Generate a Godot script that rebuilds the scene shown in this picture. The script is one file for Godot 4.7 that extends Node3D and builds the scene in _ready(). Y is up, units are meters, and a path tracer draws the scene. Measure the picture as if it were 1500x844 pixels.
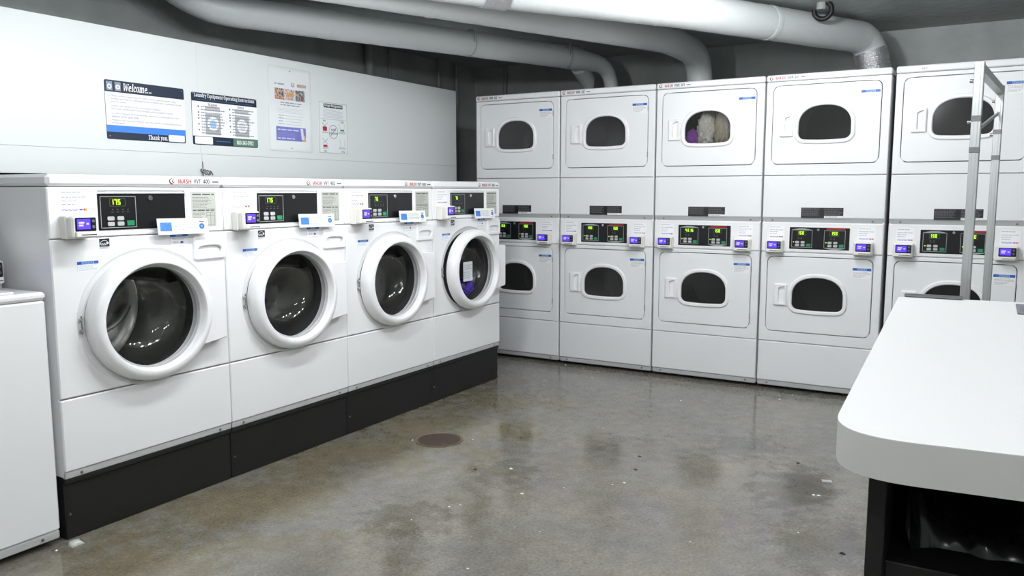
extends Node3D

# ------------------------------------------------------------------ naming
var taken := {}
var M := {}
var sans: SystemFont
var sans_bold: SystemFont
var serif_bold: SystemFont

func numbered(called: String) -> String:
	if not taken.has(called):
		taken[called] = 0
		return called
	taken[called] += 1
	return "%s_%03d" % [called, taken[called]]

func tag(o: Node, label: String, category: String, group := "") -> void:
	o.set_meta("label", label)
	o.set_meta("category", category)
	if group != "":
		o.set_meta("group", group)

func thing(called: String, label: String, category: String, at := Vector3.ZERO, turn := 0.0, group := "") -> Node3D:
	var o := Node3D.new()
	o.name = numbered(called)
	add_child(o)
	o.position = at
	o.rotation.y = turn
	tag(o, label, category, group)
	return o

func part(called: String, st: SurfaceTool, m: Material, parent: Node, at := Vector3.ZERO) -> MeshInstance3D:
	st.generate_normals()
	var o := MeshInstance3D.new()
	o.mesh = st.commit()
	o.material_override = m
	o.name = called if parent != self else numbered(called)
	parent.add_child(o, true)
	o.position = at
	return o

func structure(called: String, st: SurfaceTool, m: Material) -> MeshInstance3D:
	var o := part(called, st, m, self)
	o.set_meta("kind", "structure")
	return o

func copy_of(o: Node3D, at: Vector3, label: String) -> Node3D:
	var r: Node3D = o.duplicate()
	r.name = numbered(String(o.name))
	add_child(r)
	r.position = at
	r.set_meta("label", label)
	return r

# ------------------------------------------------------------------ mesh tools
func begin() -> SurfaceTool:
	var st := SurfaceTool.new()
	st.begin(Mesh.PRIMITIVE_TRIANGLES)
	st.set_smooth_group(-1)
	return st

func tri(st: SurfaceTool, a: Vector3, b: Vector3, c: Vector3, out: Vector3) -> void:
	if (b - a).cross(c - a).dot(out) > 0.0:
		st.add_vertex(a); st.add_vertex(c); st.add_vertex(b)
	else:
		st.add_vertex(a); st.add_vertex(b); st.add_vertex(c)

func quad(st: SurfaceTool, a: Vector3, b: Vector3, c: Vector3, d: Vector3, out: Vector3) -> void:
	tri(st, a, b, c, out)
	tri(st, a, c, d, out)

# chamfered box between two corners
func cbox(st: SurfaceTool, lo: Vector3, hi: Vector3, c := 0.003) -> void:
	st.set_smooth_group(-1)
	var mid := (lo + hi) * 0.5
	var half := (hi - lo) * 0.5
	c = min(c, min(half.x, min(half.y, half.z)) * 0.9)
	for i in 3:
		var j := (i + 1) % 3
		var k := (i + 2) % 3
		for s in [-1.0, 1.0]:
			var n := Vector3.ZERO
			n[i] = s
			quad(st, bv(mid, half, c, i, s, j, -1, k, -1), bv(mid, half, c, i, s, j, 1, k, -1), bv(mid, half, c, i, s, j, 1, k, 1), bv(mid, half, c, i, s, j, -1, k, 1), n)
			if c > 0.0:
				for t in [-1.0, 1.0]:
					var e := Vector3.ZERO
					e[i] = s; e[j] = t
					quad(st, bv(mid, half, c, i, s, j, t, k, -1), bv(mid, half, c, i, s, j, t, k, 1), bv(mid, half, c, j, t, i, s, k, 1), bv(mid, half, c, j, t, i, s, k, -1), e)
	if c > 0.0:
		for a in [-1.0, 1.0]:
			for b in [-1.0, 1.0]:
				for d in [-1.0, 1.0]:
					tri(st, bv(mid, half, c, 0, a, 1, b, 2, d), bv(mid, half, c, 1, b, 0, a, 2, d), bv(mid, half, c, 2, d, 0, a, 1, b), Vector3(a, b, d))

func bv(mid: Vector3, half: Vector3, c: float, i: int, si: float, j: int, sj: float, k: int, sk: float) -> Vector3:
	var v := mid
	v[i] += si * half[i]
	v[j] += sj * (half[j] - c)
	v[k] += sk * (half[k] - c)
	return v

func rrect(x0: float, y0: float, x1: float, y1: float, r: float, n := 5) -> PackedVector2Array:
	var p := PackedVector2Array()
	var cs := [Vector2(x1 - r, y1 - r), Vector2(x0 + r, y1 - r), Vector2(x0 + r, y0 + r), Vector2(x1 - r, y0 + r)]
	for q in 4:
		for i in n + 1:
			var a := (q + float(i) / n) * PI * 0.5
			p.append(cs[q] + Vector2(cos(a), sin(a)) * r)
	return p

func disc(c: Vector2, rx: float, ry: float, n: int) -> PackedVector2Array:
	var p := PackedVector2Array()
	for i in n:
		var a := TAU * i / n
		p.append(c + Vector2(cos(a) * rx, sin(a) * ry))
	return p

# dryer window: arched top, straight sides, softly rounded foot
func dwindow(x0: float, y0: float, x1: float, y1: float, r: float) -> PackedVector2Array:
	var p := PackedVector2Array()
	var cx := (x0 + x1) * 0.5
	var ys := y0 + (y1 - y0) * 0.44
	var rx := (x1 - x0) * 0.5
	var ry := y1 - ys
	for i in 25:
		var a := PI * i / 24.0
		var ca := cos(a)
		var sa := sin(a)
		p.append(Vector2(cx + rx * signf(ca) * pow(absf(ca), 0.86), ys + ry * pow(sa, 0.9)))
	for i in 7:
		var a := PI + PI * 0.5 * i / 6.0
		p.append(Vector2(x0 + r + cos(a) * r, y0 + r + 0.004 + sin(a) * r))
	for i in 7:
		var t := (i + 0.5) / 7.0
		p.append(Vector2(lerpf(x0 + r, x1 - r, t), y0 + 0.004 - 0.004 * sin(PI * t)))
	for i in 7:
		var a := PI * 1.5 + PI * 0.5 * i / 6.0
		p.append(Vector2(x1 - r + cos(a) * r, y0 + r + 0.004 + sin(a) * r))
	return p

func grow(p: PackedVector2Array, d: float) -> PackedVector2Array:
	var q := PackedVector2Array()
	var n := p.size()
	for i in n:
		var a := p[(i + n - 1) % n]
		var b := p[i]
		var c := p[(i + 1) % n]
		var e1 := (b - a).normalized()
		var e2 := (c - b).normalized()
		var nn := (Vector2(e1.y, -e1.x) + Vector2(e2.y, -e2.x)).normalized()
		q.append(b + nn * d)
	return q

func v3(p: Vector2, z: float) -> Vector3:
	return Vector3(p.x, p.y, z)

func cap(st: SurfaceTool, p: PackedVector2Array, z: float, s: float) -> void:
	st.set_smooth_group(-1)
	var ix := Geometry2D.triangulate_polygon(p)
	for i in range(0, ix.size(), 3):
		tri(st, v3(p[ix[i]], z), v3(p[ix[i + 1]], z), v3(p[ix[i + 2]], z), Vector3(0, 0, s))

# wall strip between two outlines with the same number of points
func strip(st: SurfaceTool, p: PackedVector2Array, z0: float, q: PackedVector2Array, z1: float, outward: float, group := 1) -> void:
	st.set_smooth_group(group)
	var n := p.size()
	var c := Vector2.ZERO
	for v in p:
		c += v
	c /= n
	for i in n:
		var k := (i + 1) % n
		var e := (p[k] - p[i])
		if e.length() < 1e-7:
			e = q[k] - q[i]
		var nn := Vector2(e.y, -e.x).normalized()
		var out := Vector3(nn.x, nn.y, 0) * outward
		if absf(z1 - z0) < 1e-6:
			out = Vector3(0, 0, 1)
		else:
			out += Vector3(0, 0, 0.02)
		quad(st, v3(p[i], z0), v3(p[k], z0), v3(q[k], z1), v3(q[i], z1), out)

func slab(st: SurfaceTool, p: PackedVector2Array, z0: float, z1: float, b := 0.002, back := true) -> void:
	var q := grow(p, -b)
	strip(st, p, z0, p, z1 - b, 1.0, 1)
	strip(st, p, z1 - b, q, z1, 1.0, 2)
	cap(st, q, z1, 1.0)
	if back:
		cap(st, p, z0, -1.0)

# same outline count: a plate with a hole
func frame_slab(st: SurfaceTool, o: PackedVector2Array, inn: PackedVector2Array, z0: float, z1: float, b := 0.002, bi := 0.002) -> void:
	var o2 := grow(o, -b)
	var i2 := grow(inn, bi)
	strip(st, o, z0, o, z1 - b, 1.0, 1)
	strip(st, o, z1 - b, o2, z1, 1.0, 2)
	strip(st, inn, z0, inn, z1 - bi, -1.0, 3)
	strip(st, inn, z1 - bi, i2, z1, -1.0, 4)
	st.set_smooth_group(-1)
	var n := o.size()
	for i in n:
		var k := (i + 1) % n
		quad(st, v3(o2[i], z1), v3(o2[k], z1), v3(i2[k], z1), v3(i2[i], z1), Vector3(0, 0, 1))
		quad(st, v3(o[i], z0), v3(o[k], z0), v3(inn[k], z0), v3(inn[i], z0), Vector3(0, 0, -1))

# sample two star-shaped outlines along the same rays
func pair(o: PackedVector2Array, inn: PackedVector2Array, c: Vector2, n: int) -> Array:
	var ang := []
	for i in n:
		ang.append(wrapf(TAU * i / n, 0.0, TAU))
	for v in o:
		ang.append(wrapf((v - c).angle(), 0.0, TAU))
	ang.sort()
	var a2 := []
	for a in ang:
		if a2.is_empty() or a - a2[-1] > 0.004:
			a2.append(a)
	var ro := PackedVector2Array()
	var ri := PackedVector2Array()
	for a in a2:
		ro.append(hit(o, c, a))
		ri.append(hit(inn, c, a))
	return [ro, ri]

func hit(p: PackedVector2Array, c: Vector2, a: float) -> Vector2:
	var far := c + Vector2(cos(a), sin(a)) * 10.0
	var best := c
	for i in p.size():
		var r = Geometry2D.segment_intersects_segment(c, far, p[i], p[(i + 1) % p.size()])
		if r != null and (r - c).length_squared() > (best - c).length_squared():
			best = r
	return best

# profile of (radius, z) turned about the z axis through c
func lathe(st: SurfaceTool, prof: Array, c: Vector3, segs := 48, sx := 1.0) -> void:
	var group := 1
	for i in prof.size() - 1:
		var p: Vector2 = prof[i]
		var q: Vector2 = prof[i + 1]
		if i > 0:
			var d0: Vector2 = (p - prof[i - 1]).normalized()
			if d0.dot((q - p).normalized()) < 0.8:
				group += 1
		st.set_smooth_group(group)
		var e := (q - p)
		var nn := Vector2(-e.y, e.x)
		for k in segs:
			var t0 := TAU * k / segs
			var t1 := TAU * (k + 1) / segs
			var u0 := Vector3(cos(t0) * sx, sin(t0), 0)
			var u1 := Vector3(cos(t1) * sx, sin(t1), 0)
			var um := (u0 + u1).normalized()
			var out := um * nn.x + Vector3(0, 0, nn.y)
			var A := c + u0 * p.x + Vector3(0, 0, p.y)
			var B := c + u1 * p.x + Vector3(0, 0, p.y)
			var C := c + u1 * q.x + Vector3(0, 0, q.y)
			var D := c + u0 * q.x + Vector3(0, 0, q.y)
			if p.x < 1e-5:
				tri(st, A, C, D, out)
			elif q.x < 1e-5:
				tri(st, A, B, C, out)
			else:
				quad(st, A, B, C, D, out)

func tube(st: SurfaceTool, pts: Array, rad, segs := 16, caps := true) -> void:
	var n := pts.size()
	var rings := []
	var t: Vector3 = (pts[1] - pts[0]).normalized()
	var u := t.cross(Vector3.UP)
	if u.length() < 0.05:
		u = t.cross(Vector3.RIGHT)
	u = u.normalized()
	for i in n:
		var d: Vector3
		if i == 0:
			d = pts[1] - pts[0]
		elif i == n - 1:
			d = pts[i] - pts[i - 1]
		else:
			d = (pts[i + 1] - pts[i]).normalized() + (pts[i] - pts[i - 1]).normalized()
		d = d.normalized()
		u = (u - d * u.dot(d)).normalized()
		var w := d.cross(u)
		var r: float = rad[i] if rad is Array else rad
		var ring := []
		for k in segs:
			var a := TAU * k / segs
			ring.append(pts[i] + (u * cos(a) + w * sin(a)) * r)
		rings.append(ring)
	st.set_smooth_group(1)
	for i in n - 1:
		for k in segs:
			var k2 := (k + 1) % segs
			var m: Vector3 = (rings[i][k] + rings[i][k2] + rings[i + 1][k] + rings[i + 1][k2]) * 0.25
			quad(st, rings[i][k], rings[i][k2], rings[i + 1][k2], rings[i + 1][k], m - (pts[i] + pts[i + 1]) * 0.5)
	if caps:
		st.set_smooth_group(-1)
		for k in segs:
			var k2 := (k + 1) % segs
			tri(st, pts[0], rings[0][k], rings[0][k2], pts[0] - pts[1])
			tri(st, pts[n - 1], rings[n - 1][k], rings[n - 1][k2], pts[n - 1] - pts[n - 2])

func fillet(pts: Array, r: float, n := 8) -> Array:
	var out := [pts[0]]
	for i in range(1, pts.size() - 1):
		var a: Vector3 = pts[i - 1]
		var b: Vector3 = pts[i]
		var c: Vector3 = pts[i + 1]
		var k: float = min(r, min((a - b).length(), (c - b).length()) * 0.48)
		var p := b + (a - b).normalized() * k
		var q := b + (c - b).normalized() * k
		for j in n + 1:
			var t := float(j) / n
			out.append(p.lerp(b, t).lerp(b.lerp(q, t), t))
	out.append(pts[-1])
	return out

func split_long(pts: Array, step: float) -> Array:
	var out := [pts[0]]
	for i in pts.size() - 1:
		var a: Vector3 = pts[i]
		var b: Vector3 = pts[i + 1]
		var k: int = max(1, int(ceil((b - a).length() / step)))
		for j in k:
			out.append(a.lerp(b, float(j + 1) / k))
	return out

# ------------------------------------------------------------------ materials and prints
func mat(c: Color, rough := 0.5, metal := 0.0) -> StandardMaterial3D:
	var m := StandardMaterial3D.new()
	m.albedo_color = c
	m.roughness = rough
	m.metallic = metal
	return m

func glow(c: Color, e: float) -> StandardMaterial3D:
	var m := mat(c, 0.4)
	m.emission_enabled = true
	m.emission = c
	m.emission_energy_multiplier = e
	return m

func blank(w: int, h: int, c: Color) -> Image:
	var im := Image.create_empty(w, h, true, Image.FORMAT_RGBA8)
	im.fill(c)
	return im

func printed(im: Image, rough := 0.45) -> StandardMaterial3D:
	im.generate_mipmaps()
	var m := StandardMaterial3D.new()
	m.albedo_texture = ImageTexture.create_from_image(im)
	m.roughness = rough
	return m

# rows of word-like dashes, the look of print too small to read
func small_print(im: Image, x0: int, y0: int, x1: int, rows: int, pitch: int, thick: int, c: Color, sd: int, fill := 0.9) -> void:
	var g := RandomNumberGenerator.new()
	g.seed = sd
	for r in rows:
		var x := x0
		var last := x0 + int((x1 - x0) * g.randf_range(fill - 0.25, fill + 0.1))
		while x < min(last, x1):
			var w := g.randi_range(thick * 2, thick * 7)
			w = min(w, x1 - x)
			im.fill_rect(Rect2i(x, y0 + r * pitch, w, thick), c)
			x += w + thick

func sticker(parent: Node, called: String, x0: float, y0: float, x1: float, y1: float, z: float, m: Material, thick := 0.0006) -> MeshInstance3D:
	var st := begin()
	var uv := [Vector2(0, 1), Vector2(1, 1), Vector2(1, 0), Vector2(0, 0)]
	var ps := [Vector3(x0, y0, z + thick), Vector3(x1, y0, z + thick), Vector3(x1, y1, z + thick), Vector3(x0, y1, z + thick)]
	for i in [0, 2, 1, 0, 3, 2]:
		st.set_uv(uv[i])
		st.add_vertex(ps[i])
	for i in 4:
		var k := (i + 1) % 4
		var a: Vector3 = ps[i]
		var b: Vector3 = ps[k]
		var d := Vector3(0, 0, -thick)
		st.set_uv(Vector2(0.01, 0.01))
		quad(st, a, b, b + d, a + d, (a + b) * 0.5 - (ps[0] + ps[2]) * 0.5)
	return part(called, st, m, parent)

func lettering(parent: Node, s: String, f: Font, x0: float, y0: float, x1: float, y1: float, z: float, m: Material, lean := 0.0, called := "lettering") -> MeshInstance3D:
	var t := TextMesh.new()
	t.text = s
	t.font = f
	t.font_size = 48
	t.pixel_size = 0.001
	t.depth = 0.0
	t.curve_step = 2.0
	var ab := t.get_aabb()
	var o := MeshInstance3D.new()
	o.mesh = t
	o.material_override = m
	o.name = called
	parent.add_child(o, true)
	var sx := (x1 - x0) / ab.size.x
	var sy := (y1 - y0) / ab.size.y
	o.transform = Transform3D(Basis(Vector3(sx, 0, 0), Vector3(lean * sy, sy, 0), Vector3(0, 0, 1)), Vector3((x0 + x1) * 0.5 - (ab.position.x + ab.size.x * 0.5) * sx, (y0 + y1) * 0.5 - (ab.position.y + ab.size.y * 0.5) * sy, z))
	return o

const SEG := {"0": "abcdef", "1": "bc", "2": "abged", "3": "abgcd", "4": "fgbc", "5": "afgcd", "6": "afgedc", "7": "abc", "8": "abcdefg", "9": "abcdfg"}

func digits(parent: Node, s: String, x0: float, y0: float, h: float, z: float) -> MeshInstance3D:
	var st := begin()
	var w := h * 0.5
	var t := h * 0.14
	var x := x0
	for ch in s:
		if ch == ".":
			cbox(st, Vector3(x - t * 0.4, y0, z), Vector3(x + t * 0.6, y0 + t, z + 0.0004), 0)
			x += t
			continue
		for sg in SEG[ch]:
			var a := Vector2.ZERO
			var b := Vector2.ZERO
			match sg:
				"a": a = Vector2(0, h - t); b = Vector2(w, h)
				"g": a = Vector2(0, h * 0.5 - t * 0.5); b = Vector2(w, h * 0.5 + t * 0.5)
				"d": a = Vector2(0, 0); b = Vector2(w, t)
				"b": a = Vector2(w - t, h * 0.5); b = Vector2(w, h)
				"c": a = Vector2(w - t, 0); b = Vector2(w, h * 0.5)
				"f": a = Vector2(0, h * 0.5); b = Vector2(t, h)
				"e": a = Vector2(0, 0); b = Vector2(t, h * 0.5)
			cbox(st, Vector3(x + a.x, y0 + a.y, z), Vector3(x + b.x, y0 + b.y, z + 0.0004), 0)
		x += w * 1.45
	return part("display_digits", st, M.led, parent)

func make_materials() -> void:
	sans = SystemFont.new(); sans.font_names = ["Droid Sans"]
	sans_bold = SystemFont.new(); sans_bold.font_names = ["Droid Sans"]; sans_bold.font_weight = 700
	serif_bold = SystemFont.new(); serif_bold.font_names = ["Droid Serif"]; serif_bold.font_weight = 700
	M.enamel = mat(Color(0.915, 0.918, 0.922), 0.24)
	M.enamel_dryer = mat(Color(0.905, 0.912, 0.918), 0.32)
	M.plastic = mat(Color(0.93, 0.93, 0.935), 0.3)
	M.cream = mat(Color(0.9, 0.895, 0.87), 0.4)
	M.strip = mat(Color(0.7, 0.71, 0.71), 0.42)
	M.dark_gap = mat(Color(0.1, 0.1, 0.11), 0.8)
	M.black = mat(Color(0.035, 0.037, 0.035), 0.55)
	M.display = mat(Color(0.05, 0.055, 0.065), 0.32)
	M.rubber = mat(Color(0.2, 0.2, 0.2), 0.7)
	M.steel = mat(Color(0.52, 0.52, 0.5), 0.27, 1.0)
	M.drum = mat(Color(0.68, 0.68, 0.66), 0.3, 0.9)
	M.galvanised = mat(Color(0.38, 0.4, 0.39), 0.55, 0.7)
	M.chrome = mat(Color(0.8, 0.8, 0.8), 0.2, 1.0)
	M.aluminium = mat(Color(0.8, 0.81, 0.81), 0.34, 0.8)
	M.aluminium_dark = mat(Color(0.5, 0.5, 0.5), 0.4, 0.8)
	M.key = mat(Color(0.72, 0.73, 0.72), 0.5)
	M.green = mat(Color(0.1, 0.55, 0.36), 0.45)
	M.line = mat(Color(0.62, 0.64, 0.65), 0.5)
	M.red = mat(Color(0.66, 0.05, 0.1), 0.5)
	M.darkred = mat(Color(0.45, 0.1, 0.16), 0.5)
	M.ink = mat(Color(0.2, 0.2, 0.24), 0.5)
	M.white_print = mat(Color(0.95, 0.95, 0.95), 0.5)
	M.led = glow(Color(0.72, 1.0, 0.06), 1.15)
	M.screen = glow(Color(0.3, 0.2, 1.0), 1.15)
	M.screen_text = glow(Color(0.68, 0.62, 1.0), 1.1)
	M.bezel = mat(Color(0.09, 0.07, 0.16), 0.3)
	M.olive_key = mat(Color(0.4, 0.42, 0.36), 0.5)
	var g := mat(Color(0.25, 0.26, 0.26, 0.1), 0.03)
	g.transparency = BaseMaterial3D.TRANSPARENCY_ALPHA
	M.glass = g
	var g2 := mat(Color(0.2, 0.21, 0.205, 0.4), 0.12)
	g2.transparency = BaseMaterial3D.TRANSPARENCY_ALPHA
	M.tinted = g2
	var g3 := mat(Color(0.95, 0.96, 0.97, 0.04), 0.12)
	g3.transparency = BaseMaterial3D.TRANSPARENCY_ALPHA
	M.acrylic = g3
	M.tube_lamp = glow(Color(0.97, 0.99, 1.0), 3.0)
	M.laminate = mat(Color(0.82, 0.82, 0.82), 0.65)
	M.edge_band = mat(Color(0.74, 0.735, 0.72), 0.55)
	M.bag = mat(Color(0.05, 0.05, 0.055), 0.22)
	M.navy = mat(Color(0.0, 0.11, 0.21), 0.5)

	# painted block wall and ceiling: mottled grey with roller texture
	for e in [["wall", Color(0.63, 0.655, 0.645), Color(0.73, 0.75, 0.74), 3], ["ceiling", Color(0.66, 0.68, 0.675), Color(0.72, 0.745, 0.74), 8]]:
		var m := StandardMaterial3D.new()
		var nt := NoiseTexture2D.new()
		var fn := FastNoiseLite.new()
		fn.seed = e[3]
		fn.frequency = 0.006
		fn.fractal_octaves = 5
		nt.noise = fn
		nt.width = 512; nt.height = 512
		nt.seamless = true
		var gr := Gradient.new()
		gr.set_color(0, e[1]); gr.set_color(1, e[2])
		nt.color_ramp = gr
		m.albedo_texture = nt
		var nb := NoiseTexture2D.new()
		var f2 := FastNoiseLite.new()
		f2.seed = e[3] + 1
		f2.frequency = 0.03
		nb.noise = f2
		nb.width = 512; nb.height = 512
		nb.seamless = true
		nb.as_normal_map = true
		nb.bump_strength = 3.0
		m.normal_enabled = true
		m.normal_texture = nb
		m.normal_scale = 0.35
		m.uv1_triplanar = true
		m.uv1_world_triplanar = true
		m.uv1_scale = Vector3(0.6, 0.6, 0.6)
		m.roughness = 0.55
		M[e[0]] = m
	M.board = mat(Color(0.86, 0.875, 0.875), 0.38)
	M.joint = mat(Color(0.55, 0.56, 0.56), 0.6)
	# canvas-wrapped duct: white paint with fine wrinkles
	var d := mat(Color(0.8, 0.815, 0.815), 0.42)
	var dn := NoiseTexture2D.new()
	var f3 := FastNoiseLite.new()
	f3.seed = 21
	f3.frequency = 0.02
	f3.fractal_octaves = 4
	dn.noise = f3
	dn.width = 512; dn.height = 512
	dn.seamless = true
	dn.as_normal_map = true
	dn.bump_strength = 4.0
	d.normal_enabled = true
	d.normal_texture = dn
	d.normal_scale = 0.35
	d.uv1_triplanar = true
	d.uv1_world_triplanar = true
	d.uv1_scale = Vector3(2.0, 2.0, 2.0)
	M.duct = d
	var fo := mat(Color(0.84, 0.84, 0.85), 0.3, 0.8)
	var fnt := NoiseTexture2D.new()
	var f4 := FastNoiseLite.new()
	f4.seed = 5
	f4.noise_type = FastNoiseLite.TYPE_CELLULAR
	f4.frequency = 0.05
	fnt.noise = f4
	fnt.width = 256; fnt.height = 256
	fnt.seamless = true
	fnt.as_normal_map = true
	fnt.bump_strength = 9.0
	fo.normal_enabled = true
	fo.normal_texture = fnt
	fo.uv1_triplanar = true
	fo.uv1_scale = Vector3(9, 9, 9)
	M.foil = fo
	M.pipe = mat(Color(0.6, 0.62, 0.61), 0.5)
	make_prints()

func make_prints() -> void:
	var white := Color(0.94, 0.94, 0.95)
	var ink := Color(0.45, 0.46, 0.5)
	# payment label
	var im := blank(192, 160, Color(0.955, 0.955, 0.965))
	small_print(im, 12, 14, 150, 1, 10, 6, Color(0.6, 0.56, 0.75), 1, 1.0)
	small_print(im, 12, 50, 182, 1, 10, 5, Color(0.5, 0.5, 0.55), 2, 1.1)
	small_print(im, 12, 74, 120, 1, 10, 5, Color(0.5, 0.5, 0.55), 3, 0.9)
	small_print(im, 12, 98, 100, 1, 10, 5, Color(0.55, 0.55, 0.6), 4, 0.9)
	small_print(im, 12, 132, 122, 2, 8, 5, Color(0.5, 0.4, 0.8), 5, 1.1)
	im.fill_rect(Rect2i(128, 132, 24, 12), Color(0.35, 0.35, 0.75))
	im.fill_rect(Rect2i(156, 130, 13, 16), Color(0.85, 0.25, 0.2))
	im.fill_rect(Rect2i(168, 130, 13, 16), Color(0.95, 0.6, 0.2))
	M.pay_label = printed(im)
	# operating instructions, grey
	im = blank(160, 224, Color(0.72, 0.73, 0.7))
	small_print(im, 10, 14, 150, 1, 8, 8, Color(0.3, 0.3, 0.3), 6, 1.1)
	small_print(im, 10, 36, 140, 8, 9, 3, Color(0.42, 0.42, 0.4), 7, 0.8)
	im.fill_rect(Rect2i(6, 110, 148, 2), Color(0.35, 0.35, 0.35))
	small_print(im, 10, 116, 150, 1, 8, 7, Color(0.3, 0.3, 0.3), 8, 1.1)
	small_print(im, 10, 134, 88, 8, 9, 3, Color(0.42, 0.42, 0.4), 9, 0.8)
	for x in [96, 122, 148]:
		im.fill_rect(Rect2i(x, 132, 2, 80), Color(0.4, 0.4, 0.4))
	for y in [132, 150, 212]:
		im.fill_rect(Rect2i(96, y, 54, 2), Color(0.4, 0.4, 0.4))
	M.instructions = printed(im)
	# hanging card
	im = blank(320, 96, Color(0.95, 0.95, 0.94))
	var g := RandomNumberGenerator.new()
	g.seed = 12
	for y in range(24, 76, 4):
		for x in range(14, 86, 4):
			im.fill_rect(Rect2i(x, y, 4, 4), Color(0.16, 0.42, 0.82).lerp(Color(0.5, 0.7, 0.95), g.randf() * 0.6))
	small_print(im, 96, 24, 240, 5, 11, 3, Color(0.6, 0.6, 0.62), 13, 1.0)
	for y in range(20, 80):
		for x in range(250, 306):
			var r := Vector2(x - 278, y - 50).length()
			if r < 18.0:
				im.set_pixel(x, y, Color(0.16, 0.4, 0.72) if r > 8.0 else Color(0.45, 0.65, 0.9))
	im.fill_rect(Rect2i(262, 20, 34, 5), Color(0.3, 0.3, 0.32))
	small_print(im, 258, 76, 300, 2, 6, 2, Color(0.6, 0.6, 0.62), 14, 1.0)
	M.card = printed(im)
	# blue-headed notice sticker
	im = blank(160, 96, Color(0.92, 0.93, 0.95))
	im.fill_rect(Rect2i(0, 0, 160, 28), Color(0.1, 0.36, 0.74))
	im.fill_rect(Rect2i(34, 3, 92, 22), Color(0.55, 0.7, 0.92))
	small_print(im, 8, 36, 152, 6, 9, 3, Color(0.62, 0.63, 0.68), 15, 0.95)
	M.notice = printed(im)
	im = blank(128, 100, Color(0.93, 0.93, 0.94))
	im.fill_rect(Rect2i(0, 0, 128, 16), Color(0.2, 0.48, 0.85))
	im.fill_rect(Rect2i(40, 2, 48, 12), Color(0.6, 0.75, 0.95))
	small_print(im, 14, 24, 116, 2, 8, 3, Color(0.68, 0.55, 0.55), 16, 1.0)
	im.fill_rect(Rect2i(72, 48, 20, 16), Color(0.35, 0.38, 0.6))
	small_print(im, 20, 48, 56, 2, 8, 3, Color(0.6, 0.6, 0.6), 17, 1.0)
	small_print(im, 14, 78, 116, 2, 8, 3, Color(0.65, 0.65, 0.66), 18, 0.95)
	M.small_label = printed(im)
	# efficiency badge: dark square with a white star arc
	im = blank(96, 96, Color(0.1, 0.1, 0.13))
	im.fill_rect(Rect2i(0, 74, 96, 22), Color(0.85, 0.85, 0.86))
	small_print(im, 4, 78, 92, 2, 8, 3, Color(0.35, 0.35, 0.36), 19, 1.1)
	for y in 74:
		for x in 96:
			var dr := Vector2(x - 46, (y - 52) * 1.15).length()
			if dr > 38.0 and dr < 43.0 and y < 50:
				im.set_pixel(x, y, Color(0.9, 0.9, 0.92))
			var yy: float = 52.0 + 8.0 * sin(x * 0.35) - max(0.0, (x - 50)) * 0.3
			if absf(y - yy) < 5.0 and x > 6 and x < 78:
				im.set_pixel(x, y, Color(0.93, 0.93, 0.95))
			if Vector2(x - 80, y - 40).length() < 9.0 and absf((x - 80) * (y - 40)) < 22.0:
				im.set_pixel(x, y, Color(0.93, 0.93, 0.95))
	M.badge = printed(im)
	# black warning label of the dryers
	im = blank(256, 72, Color(0.1, 0.1, 0.11))
	small_print(im, 6, 6, 112, 7, 8, 3, Color(0.42, 0.42, 0.43), 20, 1.0)
	small_print(im, 142, 6, 250, 6, 8, 3, Color(0.42, 0.42, 0.43), 22, 1.0)
	im.fill_rect(Rect2i(116, 20, 22, 30), Color(0.04, 0.04, 0.05))
	im.fill_rect(Rect2i(142, 56, 114, 16), Color(0.9, 0.9, 0.9))
	small_print(im, 146, 62, 220, 1, 8, 3, Color(0.5, 0.5, 0.5), 23, 0.9)
	M.warning = printed(im)

# red sweep-and-word badge with a model number, in a box x0..x1
func logo(parent: Node, x0: float, x1: float, y: float, h: float, z: float, model: String) -> void:
	var w := x1 - x0
	var st := begin()
	# two nested open arcs, thick below and drawn out to a tip above
	for k in 2:
		var c := Vector2(x0 + w * (0.07 + 0.035 * k), y)
		var r := h * (0.58 - 0.2 * k)
		var p := PackedVector2Array()
		for i in 15:
			var a := deg_to_rad(55 + 215.0 * i / 14.0)
			p.append(c + Vector2(cos(a) * r * 1.3, sin(a) * r))
		for i in 14:
			var a := deg_to_rad(262 - 207.0 * i / 14.0)
			var th := 0.62 + 0.36 * (i / 14.0)
			p.append(c + Vector2(cos(a) * r * 1.3 * th + r * 0.1, sin(a) * r * th))
		cap(st, p, z + 0.0004, 1.0)
	part("badge_mark", st, M.darkred, parent)
	lettering(parent, "WASH", sans_bold, x0 + w * 0.17, y - h * 0.42, x0 + w * 0.43, y + h * 0.42, z + 0.0004, M.red, 0.15)
	if model != "":
		lettering(parent, model, sans_bold, x0 + w * 0.48, y - h * 0.38, x0 + w * 0.8, y + h * 0.42, z + 0.0004, M.ink)
		var s2 := begin()
		cbox(s2, Vector3(x0 + w * 0.86, y - h * 0.16, z), Vector3(x0 + w * 0.985, y + h * 0.06, z + 0.0005), 0)
		part("badge_mark", s2, M.ink, parent)

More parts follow.
